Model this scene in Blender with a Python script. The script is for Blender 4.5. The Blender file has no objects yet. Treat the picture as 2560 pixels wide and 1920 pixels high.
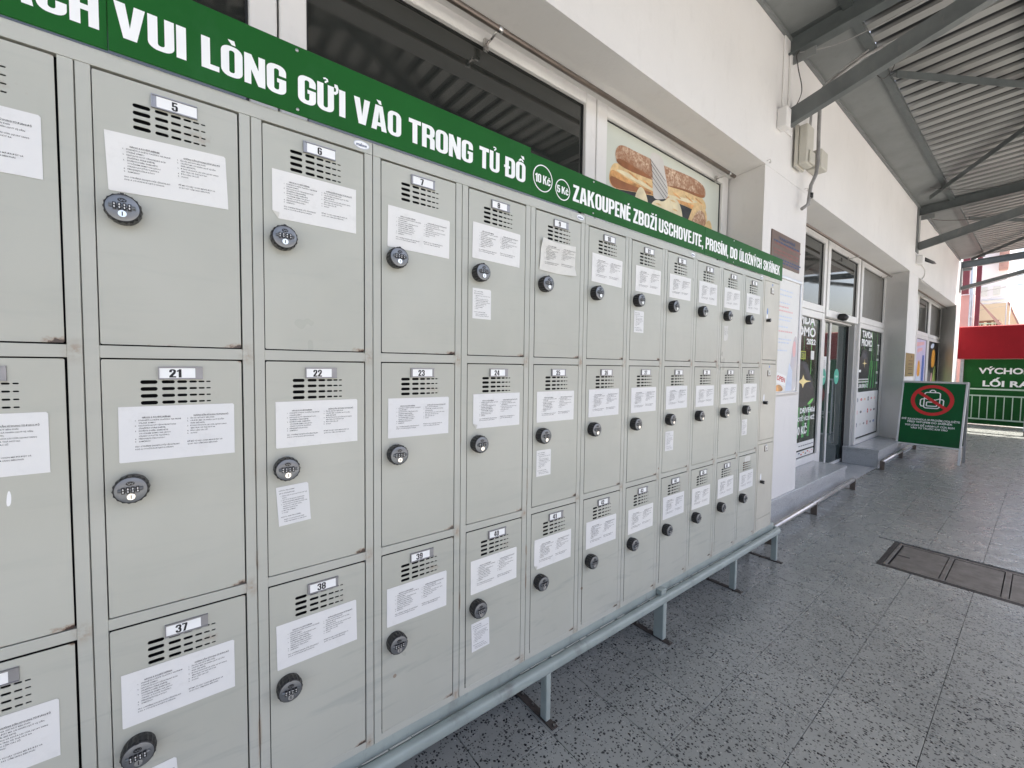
import bpy, bmesh, math, random
from mathutils import Vector, Matrix
random.seed(7)
SC = bpy.context.scene
COL = SC.collection
# ------------------------------------------------------------------ camera
def cam_axes(yaw, pitch, roll):
    f = Vector((math.cos(yaw)*math.cos(pitch), math.sin(yaw)*math.cos(pitch), math.sin(pitch)))
    r = Vector((math.sin(yaw), -math.cos(yaw), 0)); u = r.cross(f)
    c, s = math.cos(roll), math.sin(roll)
    return c*r+s*u, c*u-s*r, f
r_, u_, f_ = cam_axes(0.9076361785, -0.0455823346, 0.0125239795)
cd = bpy.data.cameras.new("camera"); cam = bpy.data.objects.new("camera", cd); COL.objects.link(cam)
cd.sensor_width = 36; cd.lens = 1041.162/2560*36; cd.clip_start = 0.02; cd.clip_end = 600
M = Matrix(((r_.x, u_.x, -f_.x, 0), (r_.y, u_.y, -f_.y, -1.21924), (r_.z, u_.z, -f_.z, 1.446), (0, 0, 0, 1)))
cam.matrix_world = M
SC.camera = cam
# ------------------------------------------------------------------ light
SUN = Vector((0.31, -0.21, 1.0)).normalized()
elev = math.asin(SUN.z); azim = math.atan2(SUN.x, SUN.y)
W = bpy.data.worlds.new("World"); SC.world = W; W.use_nodes = True
nt = W.node_tree; nt.nodes.clear()
sky = nt.nodes.new('ShaderNodeTexSky'); sky.sky_type = 'NISHITA'; sky.sun_disc = False
sky.sun_elevation = elev; sky.sun_rotation = azim; sky.air_density = 1.0; sky.dust_density = 5.2; sky.ozone_density = 0.5
bg = nt.nodes.new('ShaderNodeBackground'); bg.inputs[1].default_value = 0.15
wo = nt.nodes.new('ShaderNodeOutputWorld'); nt.links.new(sky.outputs[0], bg.inputs[0]); nt.links.new(bg.outputs[0], wo.inputs[0])
sl = bpy.data.lights.new("sun", 'SUN'); sl.energy = 5.0; sl.angle = math.radians(0.5); sl.color = (1, 0.95, 0.87)
so = bpy.data.objects.new("sun", sl); COL.objects.link(so); so.rotation_euler = SUN.to_track_quat('Z', 'Y').to_euler(); so.location = (0, -6, 20)
SC.view_settings.view_transform = 'Standard'; SC.view_settings.look = 'None'; SC.view_settings.gamma = 1
SC.view_settings.exposure = 1.50
SC.render.engine = 'CYCLES'; SC.cycles.max_bounces = 8; SC.cycles.diffuse_bounces = 5; SC.cycles.glossy_bounces = 4
# ------------------------------------------------------------------ materials
MATS = {}
class NT:
    def __init__(s, name):
        s.m = bpy.data.materials.new(name); s.m.use_nodes = True; s.t = s.m.node_tree
        s.b = s.t.nodes['Principled BSDF']; MATS[name] = s.m
    def n(s, typ, **kw):
        nd = s.t.nodes.new(typ)
        for k, v in kw.items(): setattr(nd, k, v)
        return nd
    def l(s, a, b): s.t.links.new(a, b)
    def sock(s, v, inp):
        if hasattr(v, 'is_output') or isinstance(v, bpy.types.NodeSocket): s.l(v, inp)
        else: inp.default_value = v
    def math(s, op, a, b=0.0, c=None, clamp=False):
        nd = s.n('ShaderNodeMath', operation=op, use_clamp=clamp)
        s.sock(a, nd.inputs[0]); s.sock(b, nd.inputs[1])
        if c is not None: s.sock(c, nd.inputs[2])
        return nd.outputs[0]
    def noise(s, vec, scale, detail=4, rough=.55, dist=0.0):
        nd = s.n('ShaderNodeTexNoise'); nd.inputs['Scale'].default_value = scale
        nd.inputs['Detail'].default_value = detail; nd.inputs['Roughness'].default_value = rough
        nd.inputs['Distortion'].default_value = dist
        if vec is not None: s.l(vec, nd.inputs['Vector'])
        return nd.outputs['Fac']
    def vor(s, vec, scale, feature='F1', rnd=1.0):
        nd = s.n('ShaderNodeTexVoronoi', feature=feature); nd.inputs['Scale'].default_value = scale
        nd.inputs['Randomness'].default_value = rnd
        s.l(vec, nd.inputs['Vector']); return nd
    def ramp(s, f, lo, hi, a=0.0, b=1.0):
        nd = s.n('ShaderNodeMapRange'); nd.clamp = True
        s.sock(f, nd.inputs[0]); nd.inputs[1].default_value = lo; nd.inputs[2].default_value = hi
        nd.inputs[3].default_value = a; nd.inputs[4].default_value = b
        return nd.outputs[0]
    def mix(s, f, a, b):
        nd = s.n('ShaderNodeMix', data_type='RGBA')
        s.sock(f, nd.inputs[0])
        for v, i in ((a, 6), (b, 7)):
            if isinstance(v, bpy.types.NodeSocket): s.l(v, nd.inputs[i])
            else: nd.inputs[i].default_value = (*v, 1) if len(v) == 3 else v
        return nd.outputs[2]
    def bump(s, h, strength, dist=0.01):
        nd = s.n('ShaderNodeBump'); nd.inputs['Strength'].default_value = strength; nd.inputs['Distance'].default_value = dist
        s.l(h, nd.inputs['Height']); s.l(nd.outputs[0], s.b.inputs['Normal'])
    def color(s, c): s.sock(c if isinstance(c, bpy.types.NodeSocket) else (*c, 1), s.b.inputs['Base Color'])
    def rough(s, r): s.sock(r, s.b.inputs['Roughness'])
    def pos(s): return s.n('ShaderNodeNewGeometry').outputs['Position']
    def obj(s): return s.n('ShaderNodeTexCoord').outputs['Object']
    def scale(s, v, sc, off=None):
        nd = s.n('ShaderNodeMapping'); s.l(v, nd.inputs[0]); nd.inputs['Scale'].default_value = sc
        if off is not None: s.l(off, nd.inputs['Location'])
        return nd.outputs[0]
def simple(name, c, rough=.5, metal=0.0, var=.12, vs=6.0, bump=0.0, bs=60, spec=.5, dirt=None):
    s = NT(name); p = s.pos()
    n = s.noise(p, vs, 5)
    d = tuple(max(0, x*(1-var)) for x in c); e = tuple(min(1, x*(1+var)) for x in c)
    col = s.mix(s.ramp(n, .3, .7), d, e)
    if dirt:
        n2 = s.noise(s.scale(p, (1, 1, .45)), 9, 6, .65)
        col = s.mix(s.ramp(n2, .56, .74, 0, dirt[1]), col, dirt[0])
    s.color(col); s.rough(s.math('ADD', s.math('MULTIPLY', s.noise(p, vs*3, 3), .16), rough-.08))
    s.b.inputs['Metallic'].default_value = metal; s.b.inputs['Specular IOR Level'].default_value = spec
    if bump: s.bump(s.noise(p, bs, 4), bump, .004)
    return s
simple('wall_plaster', (.72, .708, .692), .85, var=.04, vs=1.2, bump=.35, bs=45, dirt=((.50, .48, .46), .16))
simple('reveal_plaster', (.60, .595, .57), .85, var=.05, vs=1.6, bump=.3, bs=45, dirt=((.4, .38, .36), .3))
simple('white_pvc', (.74, .73, .71), .35, var=.04, vs=3, dirt=((.5, .47, .43), .3))
simple('grey_jamb', (.36, .36, .35), .5, var=.05)
simple('green_board', (.005, .090, .009), .5, spec=.22, var=.14, vs=2.5, dirt=((.02, .11, .03), .4))
simple('green_board_far', (.004, .080, .011), .5, spec=.25, var=.10, vs=3, dirt=((.03, .13, .04), .5))
simple('green_poster', (.001, .082, .021), .35, spec=.25, var=.12, vs=4)
simple('white_print', (.84, .85, .84), .5, var=.03)
simple('black_print', (.012, .012, .014), .6, var=.1)
simple('grey_print', (.055, .055, .065), .6, var=.1)
simple('red_print', (.55, .018, .02), .45, var=.08)
simple('pale_red_print', (.72, .42, .42), .5, var=.06)
simple('pale_blue_print', (.55, .62, .74), .5, var=.1)
simple('blue_print', (.04, .07, .17), .5, var=.1)
simple('paper', (.72, .725, .72), .62, var=.03, vs=30, bump=.15, bs=25)
simple('paper_old', (.66, .655, .61), .62, var=.05, vs=20, bump=.2, bs=30)
simple('aluminium', (.62, .62, .64), .32, .9, var=.06, vs=12)
simple('plate_metal', (.30, .30, .31), .4, .6, var=.08, vs=30)
simple('brushed_steel', (.60, .58, .56), .28, 1.0, var=.08, vs=10)
simple('rail_steel', (.50, .49, .48), .36, .9, var=.12, vs=14)
simple('dark_bronze_rod', (.20, .165, .14), .38, .75, var=.15, vs=10)
simple('black_plastic', (.012, .012, .013), .38, var=.2, vs=40)
simple('silver_face', (.20, .21, .22), .36, .65, var=.08, vs=60)
simple('chrome', (.78, .76, .72), .15, 1.0, var=.05)
simple('teal_paint', (.32, .365, .345), .38, var=.10, vs=9, bump=.05, dirt=((.13, .12, .11), .6))
simple('dark_foot', (.055, .045, .04), .6, var=.3, vs=20)
simple('canopy_paint', (.145, .158, .158), .55, var=.16, vs=5, bump=.15, bs=30, dirt=((.20, .19, .18), .4))
simple('beam_paint', (.085, .097, .097), .45, var=.14, vs=7, bump=.15, bs=40, dirt=((.15, .14, .13), .4))
simple('strut_paint', (.115, .126, .126), .45, var=.14, vs=7, bump=.15, bs=40, dirt=((.24, .22, .20), .4))
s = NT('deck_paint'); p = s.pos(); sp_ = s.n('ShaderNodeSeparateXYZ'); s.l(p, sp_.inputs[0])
hgt = s.math('SUBTRACT', s.math('ADD', sp_.outputs[2], s.math('MULTIPLY', sp_.outputs[1], .05)), 4.2845)   # recess shade painted into the colour: raised flutes darker than the low flats
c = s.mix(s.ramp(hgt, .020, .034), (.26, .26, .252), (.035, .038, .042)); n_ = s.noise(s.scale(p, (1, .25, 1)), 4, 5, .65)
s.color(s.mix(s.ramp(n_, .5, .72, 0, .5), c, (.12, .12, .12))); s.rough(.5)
simple('strip_panel', (.175, .185, .183), .6, var=.10, vs=3, bump=.1, dirt=((.12, .12, .12), .35))
simple('interior_dark', (.02, .02, .022), .8)
simple('frosted_pane', (.16, .155, .14), .35, var=.04, vs=2)
simple('beige_box', (.50, .48, .42), .5, var=.06)
simple('cable_grey', (.27, .265, .26), .55, var=.2, vs=20)
simple('cable_dark', (.05, .045, .04), .6, var=.2, vs=20)
simple('cable_white', (.6, .58, .55), .6, var=.1)
simple('red_box', (.25, .004, .010), .55, spec=.25, var=.10, vs=1.5, dirt=((.33, .01, .02), .5))
simple('pale_rail', (.42, .55, .43), .45, var=.08)
simple('maroon_paint', (.13, .018, .03), .5, var=.2)
simple('terracotta', (.42, .25, .21), .8, var=.25, vs=3)
simple('timber', (.26, .13, .08), .8, var=.35, vs=4)
simple('pale_render', (.76, .74, .76), .9, var=.05, vs=.6)
simple('yellow_render', (.72, .60, .40), .9, var=.05, vs=.6)
simple('pink_render', (.52, .30, .28), .9, var=.15, vs=1)
simple('zinc_pipe', (.42, .45, .48), .35, .8, var=.12, vs=10)
simple('brass', (.36, .27, .12), .42, .6, var=.12, vs=14)
simple('brown_metal', (.15, .098, .075), .5, .0, var=.12, vs=5)
simple('hazy_red', (.22, .075, .06), .5, var=.15)
simple('hazy_blue', (.03, .06, .15), .5, var=.15)
simple('concrete', (.30, .30, .29), .9, var=.15, vs=1.2, bump=.2, bs=40)
simple('mint_disc', (.08, .44, .32), .45, var=.04)
simple('neon_green', (.20, .62, .14), .4, var=.2)
simple('dark_green_print', (.008, .022, .012), .25, var=.7, vs=5)
simple('print_green', (.03, .24, .05), .35, var=.5, vs=6)
simple('olive_print', (.30, .36, .03), .4, var=.1)
simple('orange_print', (.74, .34, .05), .45, var=.25, vs=12)
simple('deep_blue_print', (.07, .14, .42), .45, var=.4, vs=15)
simple('lilac_print', (.55, .50, .66), .45, var=.06)
simple('lime_print', (.42, .55, .16), .45, var=.3, vs=8)
simple('dark_person_print', (.018, .02, .022), .4, var=.6, vs=18)
simple('gold_glint', (.95, .75, .35), .4, var=.1)
simple('old_label', (.60, .60, .57), .5)
simple('poster_bg', (.60, .63, .56), .35, var=.05, vs=2)
simple('napkin', (.62, .60, .57), .5, var=.05)
simple('glue_white', (.78, .80, .82), .6)
simple('blue_stain', (.12, .25, .55), .6)
simple('asphalt', (.42, .41, .385), .9, var=.15, vs=2, bump=.3, bs=80)
for nm_ in ('paper',):
    s = NT(nm_); p = s.pos(); oi_ = s.n('ShaderNodeObjectInfo').outputs['Random']
    c = s.mix(s.ramp(oi_, 0, 1), (.70, .705, .70), (.745, .745, .72)); c = s.mix(s.ramp(s.noise(p, 16, 5, .7), .55, .72, 0, .35), c, (.56, .56, .54)); s.color(c); s.rough(.6); s.bump(s.noise(p, 22, 3), .3, .004)
s = simple('bread_crust', (.60, .31, .11), .5, var=.55, vs=14)
s = simple('bread_base', (.27, .10, .035), .5, var=.35, vs=9)
s = simple('bread_light', (.70, .50, .25), .5, var=.20, vs=26)
s = simple('bread_roll', (.74, .65, .44), .5, var=.22, vs=8)
s = NT('bread_seed'); p = s.pos()
n1 = s.noise(p, 60, 5, .7); n2 = s.noise(p, 7, 3)
c = s.mix(s.ramp(n1, .42, .62), (.34, .17, .09), (.78, .62, .46)); s.color(s.mix(s.ramp(n2, .35, .7), c, (.30, .13, .06))); s.rough(.5)
# glass panes that mirror the canopy: dark, smooth
s = NT('dark_glass'); s.color((.020, .022, .020)); s.rough(s.ramp(s.noise(s.pos(), 2.5, 5), .4, .75, .02, .10)); s.b.inputs['IOR'].default_value = 1.85
s = NT('door_glass'); s.color((.045, .06, .057)); s.rough(.04); s.b.inputs['IOR'].default_value = 1.85
# granite plinth
s = NT('granite'); p = s.pos(); n = s.noise(p, 130, 5, .75); n2 = s.noise(s.scale(p, (1, 1, 3)), 7, 4)
c = s.mix(s.ramp(n, .38, .62), (.22, .23, .235), (.56, .57, .575)); s.color(s.mix(s.ramp(n2, .3, .75), c, (.44, .45, .46))); s.rough(.20)
# terrazzo
def terrazzo(name, tile_rand):
    s = NT(name); p = s.pos()
    w = s.n('ShaderNodeTexNoise'); w.inputs['Scale'].default_value = 60; w.inputs['Detail'].default_value = 2; s.l(p, w.inputs['Vector'])
    off = s.n('ShaderNodeVectorMath', operation='SCALE'); s.l(w.outputs['Color'], off.inputs[0]); off.inputs['Scale'].default_value = .012
    ad = s.n('ShaderNodeVectorMath', operation='ADD'); s.l(p, ad.inputs[0]); s.l(off.outputs[0], ad.inputs[1])
    v = s.vor(s.scale(ad.outputs[0], (1, 1, .0)), 76)
    sep = s.n('ShaderNodeSeparateColor'); s.l(v.outputs['Color'], sep.inputs[0])
    thr = s.ramp(sep.outputs[0], .10, .9, .08, .40)
    chip = s.math('LESS_THAN', v.outputs['Distance'], thr)
    v2 = s.vor(s.scale(ad.outputs[0], (1.3, .8, .0)), 120)
    sep2 = s.n('ShaderNodeSeparateColor'); s.l(v2.outputs['Color'], sep2.inputs[0])
    thr2 = s.ramp(sep2.outputs[1], .35, 1, .0, .42)
    chip2 = s.math('LESS_THAN', v2.outputs['Distance'], thr2)
    v3 = s.vor(s.scale(ad.outputs[0], (1, 1, .0)), 95)
    sep3 = s.n('ShaderNodeSeparateColor'); s.l(v3.outputs['Color'], sep3.inputs[0])
    lite = s.math('LESS_THAN', v3.outputs['Distance'], s.ramp(sep3.outputs[2], .93, 1, .0, .3))
    big = s.noise(p, 1.3, 5, .6)
    base = s.mix(s.ramp(big, .3, .7), (.20, .208, .198), (.275, .285, .272))
    fine = s.noise(p, 220, 3, .7)
    base = s.mix(s.ramp(fine, .35, .65, 0, .5), base, (.28, .29, .275))
    if tile_rand:
        oi = s.n('ShaderNodeObjectInfo'); base = s.mix(s.ramp(oi.outputs['Random'], 0, 1, 0, .35), base, (.19, .20, .195))
    c = s.mix(s.math('MULTIPLY', s.math('MAXIMUM', chip, chip2), .97), base, (.006, .007, .011))
    c = s.mix(s.math('MULTIPLY', lite, .8), c, (.42, .42, .40))
    st = s.noise(p, 5.0, 6, .7); c = s.mix(s.ramp(st, .60, .74, 0, .35), c, (.05, .055, .055))
    s.color(c); s.rough(s.ramp(s.noise(p, 9, 5), .3, .7, .22, .36))
    s.bump(s.noise(p, 90, 3), .06, .002)
terrazzo('terrazzo', True); terrazzo('terrazzo_sheet', False)
simple('grout', (.035, .037, .038), .9, var=.2, vs=30)
s = NT('cover_steel'); p = s.pos(); s.color(s.mix(s.ramp(s.noise(p, 9, 5, .7), .35, .7), (.105, .095, .085), (.19, .18, .165))); s.rough(s.ramp(s.noise(p, 14, 4), .3, .7, .38, .6)); s.b.inputs['Metallic'].default_value = .3; s.bump(s.noise(p, 50, 3), .15, .003)
simple('cover_frame', (.02, .017, .016), .5, var=.2)
# locker paint: door (object space: origin = top left corner of the door)
def locker_paint(name, base, base2, kind):
    s = NT(name); p = s.pos(); o = s.obj()
    c = s.mix(s.ramp(s.noise(p, 2.2, 3), .3, .7), base, base2)
    # long horizontal rub marks
    n = s.noise(s.scale(p, (1.2, 1, 9)), 3.0, 6, .6, .6)
    zz = s.n('ShaderNodeSeparateXYZ'); s.l(p, zz.inputs[0])
    band = s.math('MULTIPLY', s.ramp(zz.outputs[2], .55, .95, 1, .25), s.ramp(n, .54, .70, 0, .38))
    c = s.mix(band, c, (.26, .28, .27))
    # brown specks
    sp = s.vor(p, 14); ss = s.n('ShaderNodeSeparateColor'); s.l(sp.outputs['Color'], ss.inputs[0])
    spot = s.math('LESS_THAN', s.math('ADD', sp.outputs['Distance'], s.math('MULTIPLY', s.noise(p, 120, 3), .06)), s.ramp(ss.outputs[0], .86, 1.0, 0, .13))
    c = s.mix(s.math('MULTIPLY', spot, .7), c, (.19, .10, .05))
    xyz = s.n('ShaderNodeSeparateXYZ'); s.l(o, xyz.inputs[0]); X, Z = xyz.outputs[0], xyz.outputs[2]
    nz = s.noise(p, 42, 5, .7)
    oi = s.n('ShaderNodeObjectInfo').outputs['Random']
    def blob(cx, cz, rx, rz, thr):
        a = s.math('DIVIDE', s.math('SUBTRACT', X, cx), rx); b = s.math('DIVIDE', s.math('SUBTRACT', Z, cz), rz)
        d = s.math('SQRT', s.math('ADD', s.math('MULTIPLY', a, a), s.math('MULTIPLY', b, b)))
        return s.ramp(s.math('ADD', d, s.math('MULTIPLY', s.math('SUBTRACT', nz, .5), 2.6)), thr, thr-.7, 0, 1)
    if kind == 'door':
        r = blob(.247, -.560, .028, .010, 1.15)
        r2 = s.math('MULTIPLY', blob(.175, -.085, .05, .03, .40), s.ramp(oi, .2, .9, 0, .5))
        r3 = s.math('MULTIPLY', blob(.25, 0, .014, .006, 1.0), .8)
        rr = s.math('MAXIMUM', r, s.math('MAXIMUM', r2, r3))
        # edge wear all along the lower lip
        lip = s.math('MULTIPLY', s.ramp(Z, -.556, -.5615, 0, 1), s.ramp(s.noise(p, 26, 4, .7), .55, .68))
        rr = s.math('MAXIMUM', rr, s.math('MULTIPLY', lip, .75))
        core = s.ramp(rr, .55, .95)
        c = s.mix(s.math('MULTIPLY', rr, .85), c, (.24, .115, .045)); c = s.mix(core, c, (.035, .015, .010))
    else:
        # frame: rust near the crossings (pitch .3 m) and in the middle seam
        mx = s.math('ABSOLUTE', s.math('SUBTRACT', s.math('MODULO', s.math('ADD', X, .0), .3), .287))
        nearx = s.ramp(mx, .0, .022, 1, 0)
        zs = [s.ramp(s.math('ABSOLUTE', s.math('SUBTRACT', Z, v)), 0, .03, 1, 0) for v in (1.463, .873, .292)]
        nz2 = s.math('MAXIMUM', zs[0], s.math('MAXIMUM', zs[1], zs[2]))
        m = s.math('MULTIPLY', s.math('MULTIPLY', nearx, nz2), s.ramp(nz, .38, .62))
        sx = s.math('MODULO', s.math('ADD', X, .012), .3)
        seam = s.ramp(s.math('ABSOLUTE', s.math('SUBTRACT', sx, .012)), 0, .006, 1, 0)
        seam = s.math('MULTIPLY', seam, s.ramp(s.noise(s.scale(p, (1, 1, .35)), 16, 4), .57, .64))
        seam = s.math('MULTIPLY', seam, s.ramp(Z, 1.45, .9, 0, .9))
        rr = s.math('MAXIMUM', m, seam)
        c = s.mix(s.math('MULTIPLY', rr, .8), c, (.24, .13, .06)); c = s.mix(s.ramp(rr, .75, 1), c, (.05, .022, .014))
    c = s.mix(s.ramp(oi, 0, 1, 0, .16), c, (.37, .37, .33))
    s.color(c); s.rough(s.ramp(s.noise(p, 3, 4), .3, .7, .27, .40)); s.b.inputs['Specular IOR Level'].default_value = .45
    s.bump(s.noise(s.scale(p, (1, 1, .7)), 4.5, 3, .5), .35, .012)
locker_paint('locker_paint', (.415, .422, .368), (.475, .48, .425), 'door')
locker_paint('locker_frame_paint', (.42, .428, .378), (.48, .485, .435), 'frame')
simple('old_locker_paint', (.50, .485, .42), .4, var=.06, vs=5, dirt=((.42, .38, .30), .4))
simple('gap_dark', (.006, .006, .008), .8)
simple('rust', (.20, .075, .03), .8, var=.4, vs=30)
s = NT('faint_photo'); p = s.pos(); s.color(s.mix(s.ramp(s.noise(p, 4, 3), .4, .6), (.62, .62, .68), (.70, .66, .64))); s.rough(.2)
# ------------------------------------------------------------------ mesh helpers
class MB:
    def __init__(s): s.v = []; s.f = []; s.mi = []; s.mats = []; s.sm = []
    def m(s, name):
        if name not in s.mats: s.mats.append(name)
        return s.mats.index(name)
    def add(s, vs, fs, mat, smooth=False):
        b = len(s.v); s.v += [tuple(v) for v in vs]; k = s.m(mat)
        for f in fs: s.f.append([i+b for i in f]); s.mi.append(k); s.sm.append(smooth)
    def box(s, x0, x1, y0, y1, z0, z1, mat):
        v = [(x, y, z) for z in (z0, z1) for y in (y0, y1) for x in (x0, x1)]
        s.add(v, [(0, 2, 3, 1), (4, 5, 7, 6), (0, 1, 5, 4), (2, 6, 7, 3), (0, 4, 6, 2), (1, 3, 7, 5)], mat)
    def prism(s, pts, z0, z1, mat):           # footprint in xy
        n = len(pts); v = [(x, y, z0) for x, y in pts]+[(x, y, z1) for x, y in pts]
        s.add(v, [tuple(range(n))[::-1], tuple(range(n, 2*n))]+[(i, (i+1) % n, (i+1) % n+n, i+n) for i in range(n)], mat)
    def xz(s, pts, y, mat, t=0.0):            # polygon facing -y
        n = len(pts)
        if t == 0: s.add([(x, y, z) for x, z in pts], [tuple(range(n))], mat)
        else:
            v = [(x, y, z) for x, z in pts]+[(x, y+t, z) for x, z in pts]
            s.add(v, [tuple(range(n)), tuple(range(2*n-1, n-1, -1))]+[(i, i+n, (i+1) % n+n, (i+1) % n) for i in range(n)], mat)
    def tube(s, pts, r, mat, n=10, caps=True, sq=None):
        P = [Vector(p) for p in pts]; rings = []
        R = r if isinstance(r, (list, tuple)) else [r]*len(P)
        ref = None
        for i, p in enumerate(P):
            t = (P[min(i+1, len(P)-1)]-P[max(i-1, 0)]).normalized()
            if ref is None:
                ref = Vector((0, 0, 1)) if abs(t.z) < .9 else Vector((1, 0, 0))
            a = (ref-t*ref.dot(t)).normalized(); ref = a; b = t.cross(a)
            rings.append([p+(a*math.cos(2*math.pi*k/n)+b*math.sin(2*math.pi*k/n))*R[i] for k in range(n)])
        v = [q for rg in rings for q in rg]; f = []
        for i in range(len(P)-1):
            for k in range(n):
                f.append((i*n+k, i*n+(k+1) % n, (i+1)*n+(k+1) % n, (i+1)*n+k))
        if caps: f.append(tuple(range(n))[::-1]); f.append(tuple(range((len(P)-1)*n, len(P)*n)))
        s.add(v, f, mat, True)
    def bar(s, a, b, w, h, mat, up=(0, 0, 1)):  # rectangular bar between two points
        a, b = Vector(a), Vector(b); t = (b-a).normalized(); u = Vector(up); u = (u-t*u.dot(t)).normalized(); c = t.cross(u)
        v = [q+c*i*w/2+u*j*h/2 for q in (a, b) for i, j in ((-1, -1), (1, -1), (1, 1), (-1, 1))]
        s.add(v, [(0, 3, 2, 1), (4, 5, 6, 7), (0, 1, 5, 4), (1, 2, 6, 5), (2, 3, 7, 6), (3, 0, 4, 7)], mat)
    def ibeam(s, a, b, w, h, t, mat, up=(0, 0, 1)):
        a, b = Vector(a), Vector(b); d = (b-a).normalized(); u = Vector(up); u = (u-d*u.dot(d)).normalized()
        for k in (-1, 1): s.bar(a+u*k*(h/2-t/2), b+u*k*(h/2-t/2), w, t, mat, up)
        s.bar(a, b, t, h-2*t-.002, mat, up)
    def join(s, me, mat=None, T=None, smooth=False):
        T = T or Matrix()
        s.add([T @ v.co for v in me.vertices], [tuple(p.vertices) for p in me.polygons], mat, smooth)
    def mesh(s, name, bevel=0, seg=1):
        me = bpy.data.meshes.new(name); me.from_pydata(s.v, [], s.f)
        for k in s.mats: me.materials.append(MATS[k])
        me.polygons.foreach_set('material_index', s.mi); me.polygons.foreach_set('use_smooth', s.sm); me.update()
        bm = bmesh.new(); bm.from_mesh(me)
        bmesh.ops.recalc_face_normals(bm, faces=[f for f in bm.faces])
        if bevel:
            ed = [e for e in bm.edges if len(e.link_faces) == 2 and e.calc_face_angle() > .5]
            bmesh.ops.bevel(bm, geom=ed, offset=bevel, segments=seg, profile=.5, affect='EDGES', clamp_overlap=True)
        bm.to_mesh(me); bm.free()
        return me
    def obj(s, name, parent=None, bevel=0, seg=1, loc=None):
        return put(name, s.mesh(name, bevel, seg), parent, loc)
def put(name, me, parent=None, loc=None, rot=None):
    o = bpy.data.objects.new(name, me); COL.objects.link(o)
    if parent is not None:
        o.parent = parent
        if loc is None: loc = -wloc(parent)     # geometry given in world coordinates
    if loc is not None: o.location = loc
    if rot is not None: o.rotation_euler = rot
    return o
def wloc(o):
    v = Vector(o.location)
    while o.parent: o = o.parent; v += Vector(o.location)
    return v
def tag(o, label, cat, group=None, kind=None):
    if label: o['label'] = label
    if cat: o['category'] = cat
    if group: o['group'] = group
    if kind: o['kind'] = kind
    return o
def thing(name, loc, label, cat, group=None):
    o = bpy.data.objects.new(name, None); COL.objects.link(o); o.location = loc; o.empty_display_size = .1
    return tag(o, label, cat, group)
def struct(o): o['kind'] = 'structure'; return o
# text -> mesh, in curve plane (x right, y up)
_tc = {}
def text_mesh(t, offset=0.0, res=3, spacing=1.0, align='LEFT', linesp=1.0, extr=0.0):
    key = (t, offset, res, spacing, align, linesp, extr)
    if key in _tc: return _tc[key]
    c = bpy.data.curves.new('txt', 'FONT'); c.body = t; c.offset = offset; c.resolution_u = res; c.size = 1
    c.space_character = spacing; c.align_x = align; c.space_line = linesp; c.extrude = extr; c.fill_mode = 'FRONT' if extr == 0 else 'BOTH'
    o = bpy.data.objects.new('txt', c); COL.objects.link(o)
    dg = bpy.context.evaluated_depsgraph_get()
    me = bpy.data.meshes.new_from_object(o.evaluated_get(dg)); bpy.data.objects.remove(o)
    _tc[key] = me; return me
def bbox(me):
    xs = [v.co.x for v in me.vertices]; ys = [v.co.y for v in me.vertices]
    return min(xs), max(xs), min(ys), max(ys)
CAP = {}
def cap(off):
    if off not in CAP: b = bbox(text_mesh('H', off)); CAP[off] = (b[2], b[3])
    return CAP[off]
FRONT = Matrix(((1, 0, 0, 0), (0, 0, -1, 0), (0, 1, 0, 0), (0, 0, 0, 1)))      # faces -y
WEST = Matrix(((0, 0, -1, 0), (-1, 0, 0, 0), (0, 1, 0, 0), (0, 0, 0, 1)))      # faces -x, reads towards -y
def word(mb, t, a0, a1, z0, z1, depth, mat, off=.035, face='F', res=3, T0=None):
    """word fitted: horizontally between a0,a1, capitals between z0,z1"""
    me = text_mesh(t, off, res); b = bbox(me); c = cap(off)
    sx = abs(a1-a0)/(b[1]-b[0]); sz = (z1-z0)/(c[1]-c[0])
    S = Matrix.Diagonal((sx, sz, 1, 1)) @ Matrix.Translation((-b[0], -c[0], 0))
    if face == 'F': T = Matrix.Translation((a0, depth, z0)) @ FRONT @ S
    elif face == 'W': T = Matrix.Translation((depth, a0, z0)) @ WEST @ S
    else: T = T0 @ Matrix.Translation((a0, z0, 0)) @ S
    mb.join(me, mat, T)
def ell(cx, cz, rx, rz, n=28, a0=0, a1=2*math.pi):
    return [(cx+rx*math.cos(a0+(a1-a0)*k/n), cz+rz*math.sin(a0+(a1-a0)*k/n)) for k in range(n)]
def ring(mb, cx, cz, r0, r1, y, mat, T, n=40):
    v = []
    for k in range(n):
        a = 2*math.pi*k/n; v += [(cx+r0*math.cos(a), cz+r0*math.sin(a), 0), (cx+r1*math.cos(a), cz+r1*math.sin(a), 0)]
    mb.add([T @ (Vector(q)+Vector((0, 0, y))) for q in v], [(2*k, 2*k+1, (2*k+3) % (2*n), (2*k+2) % (2*n)) for k in range(n)], mat)
def stroke(mb, pts, w, mat, T, closed=False, z=0.0):
    n = len(pts)
    for i in range(n if closed else n-1):
        a = Vector(pts[i]); b = Vector(pts[(i+1) % n]); d = (b-a)
        if d.length < 1e-6: continue
        d.normalize(); q = Vector((-d.y, d.x))*w/2; e = d*w*.4
        vs = [a-e-q, b+e-q, b+e+q, a-e+q]; zz = z+i*2e-5
        mb.add([T @ Vector((p.x, p.y, zz)) for p in vs], [(0, 1, 2, 3)], mat)

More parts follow.
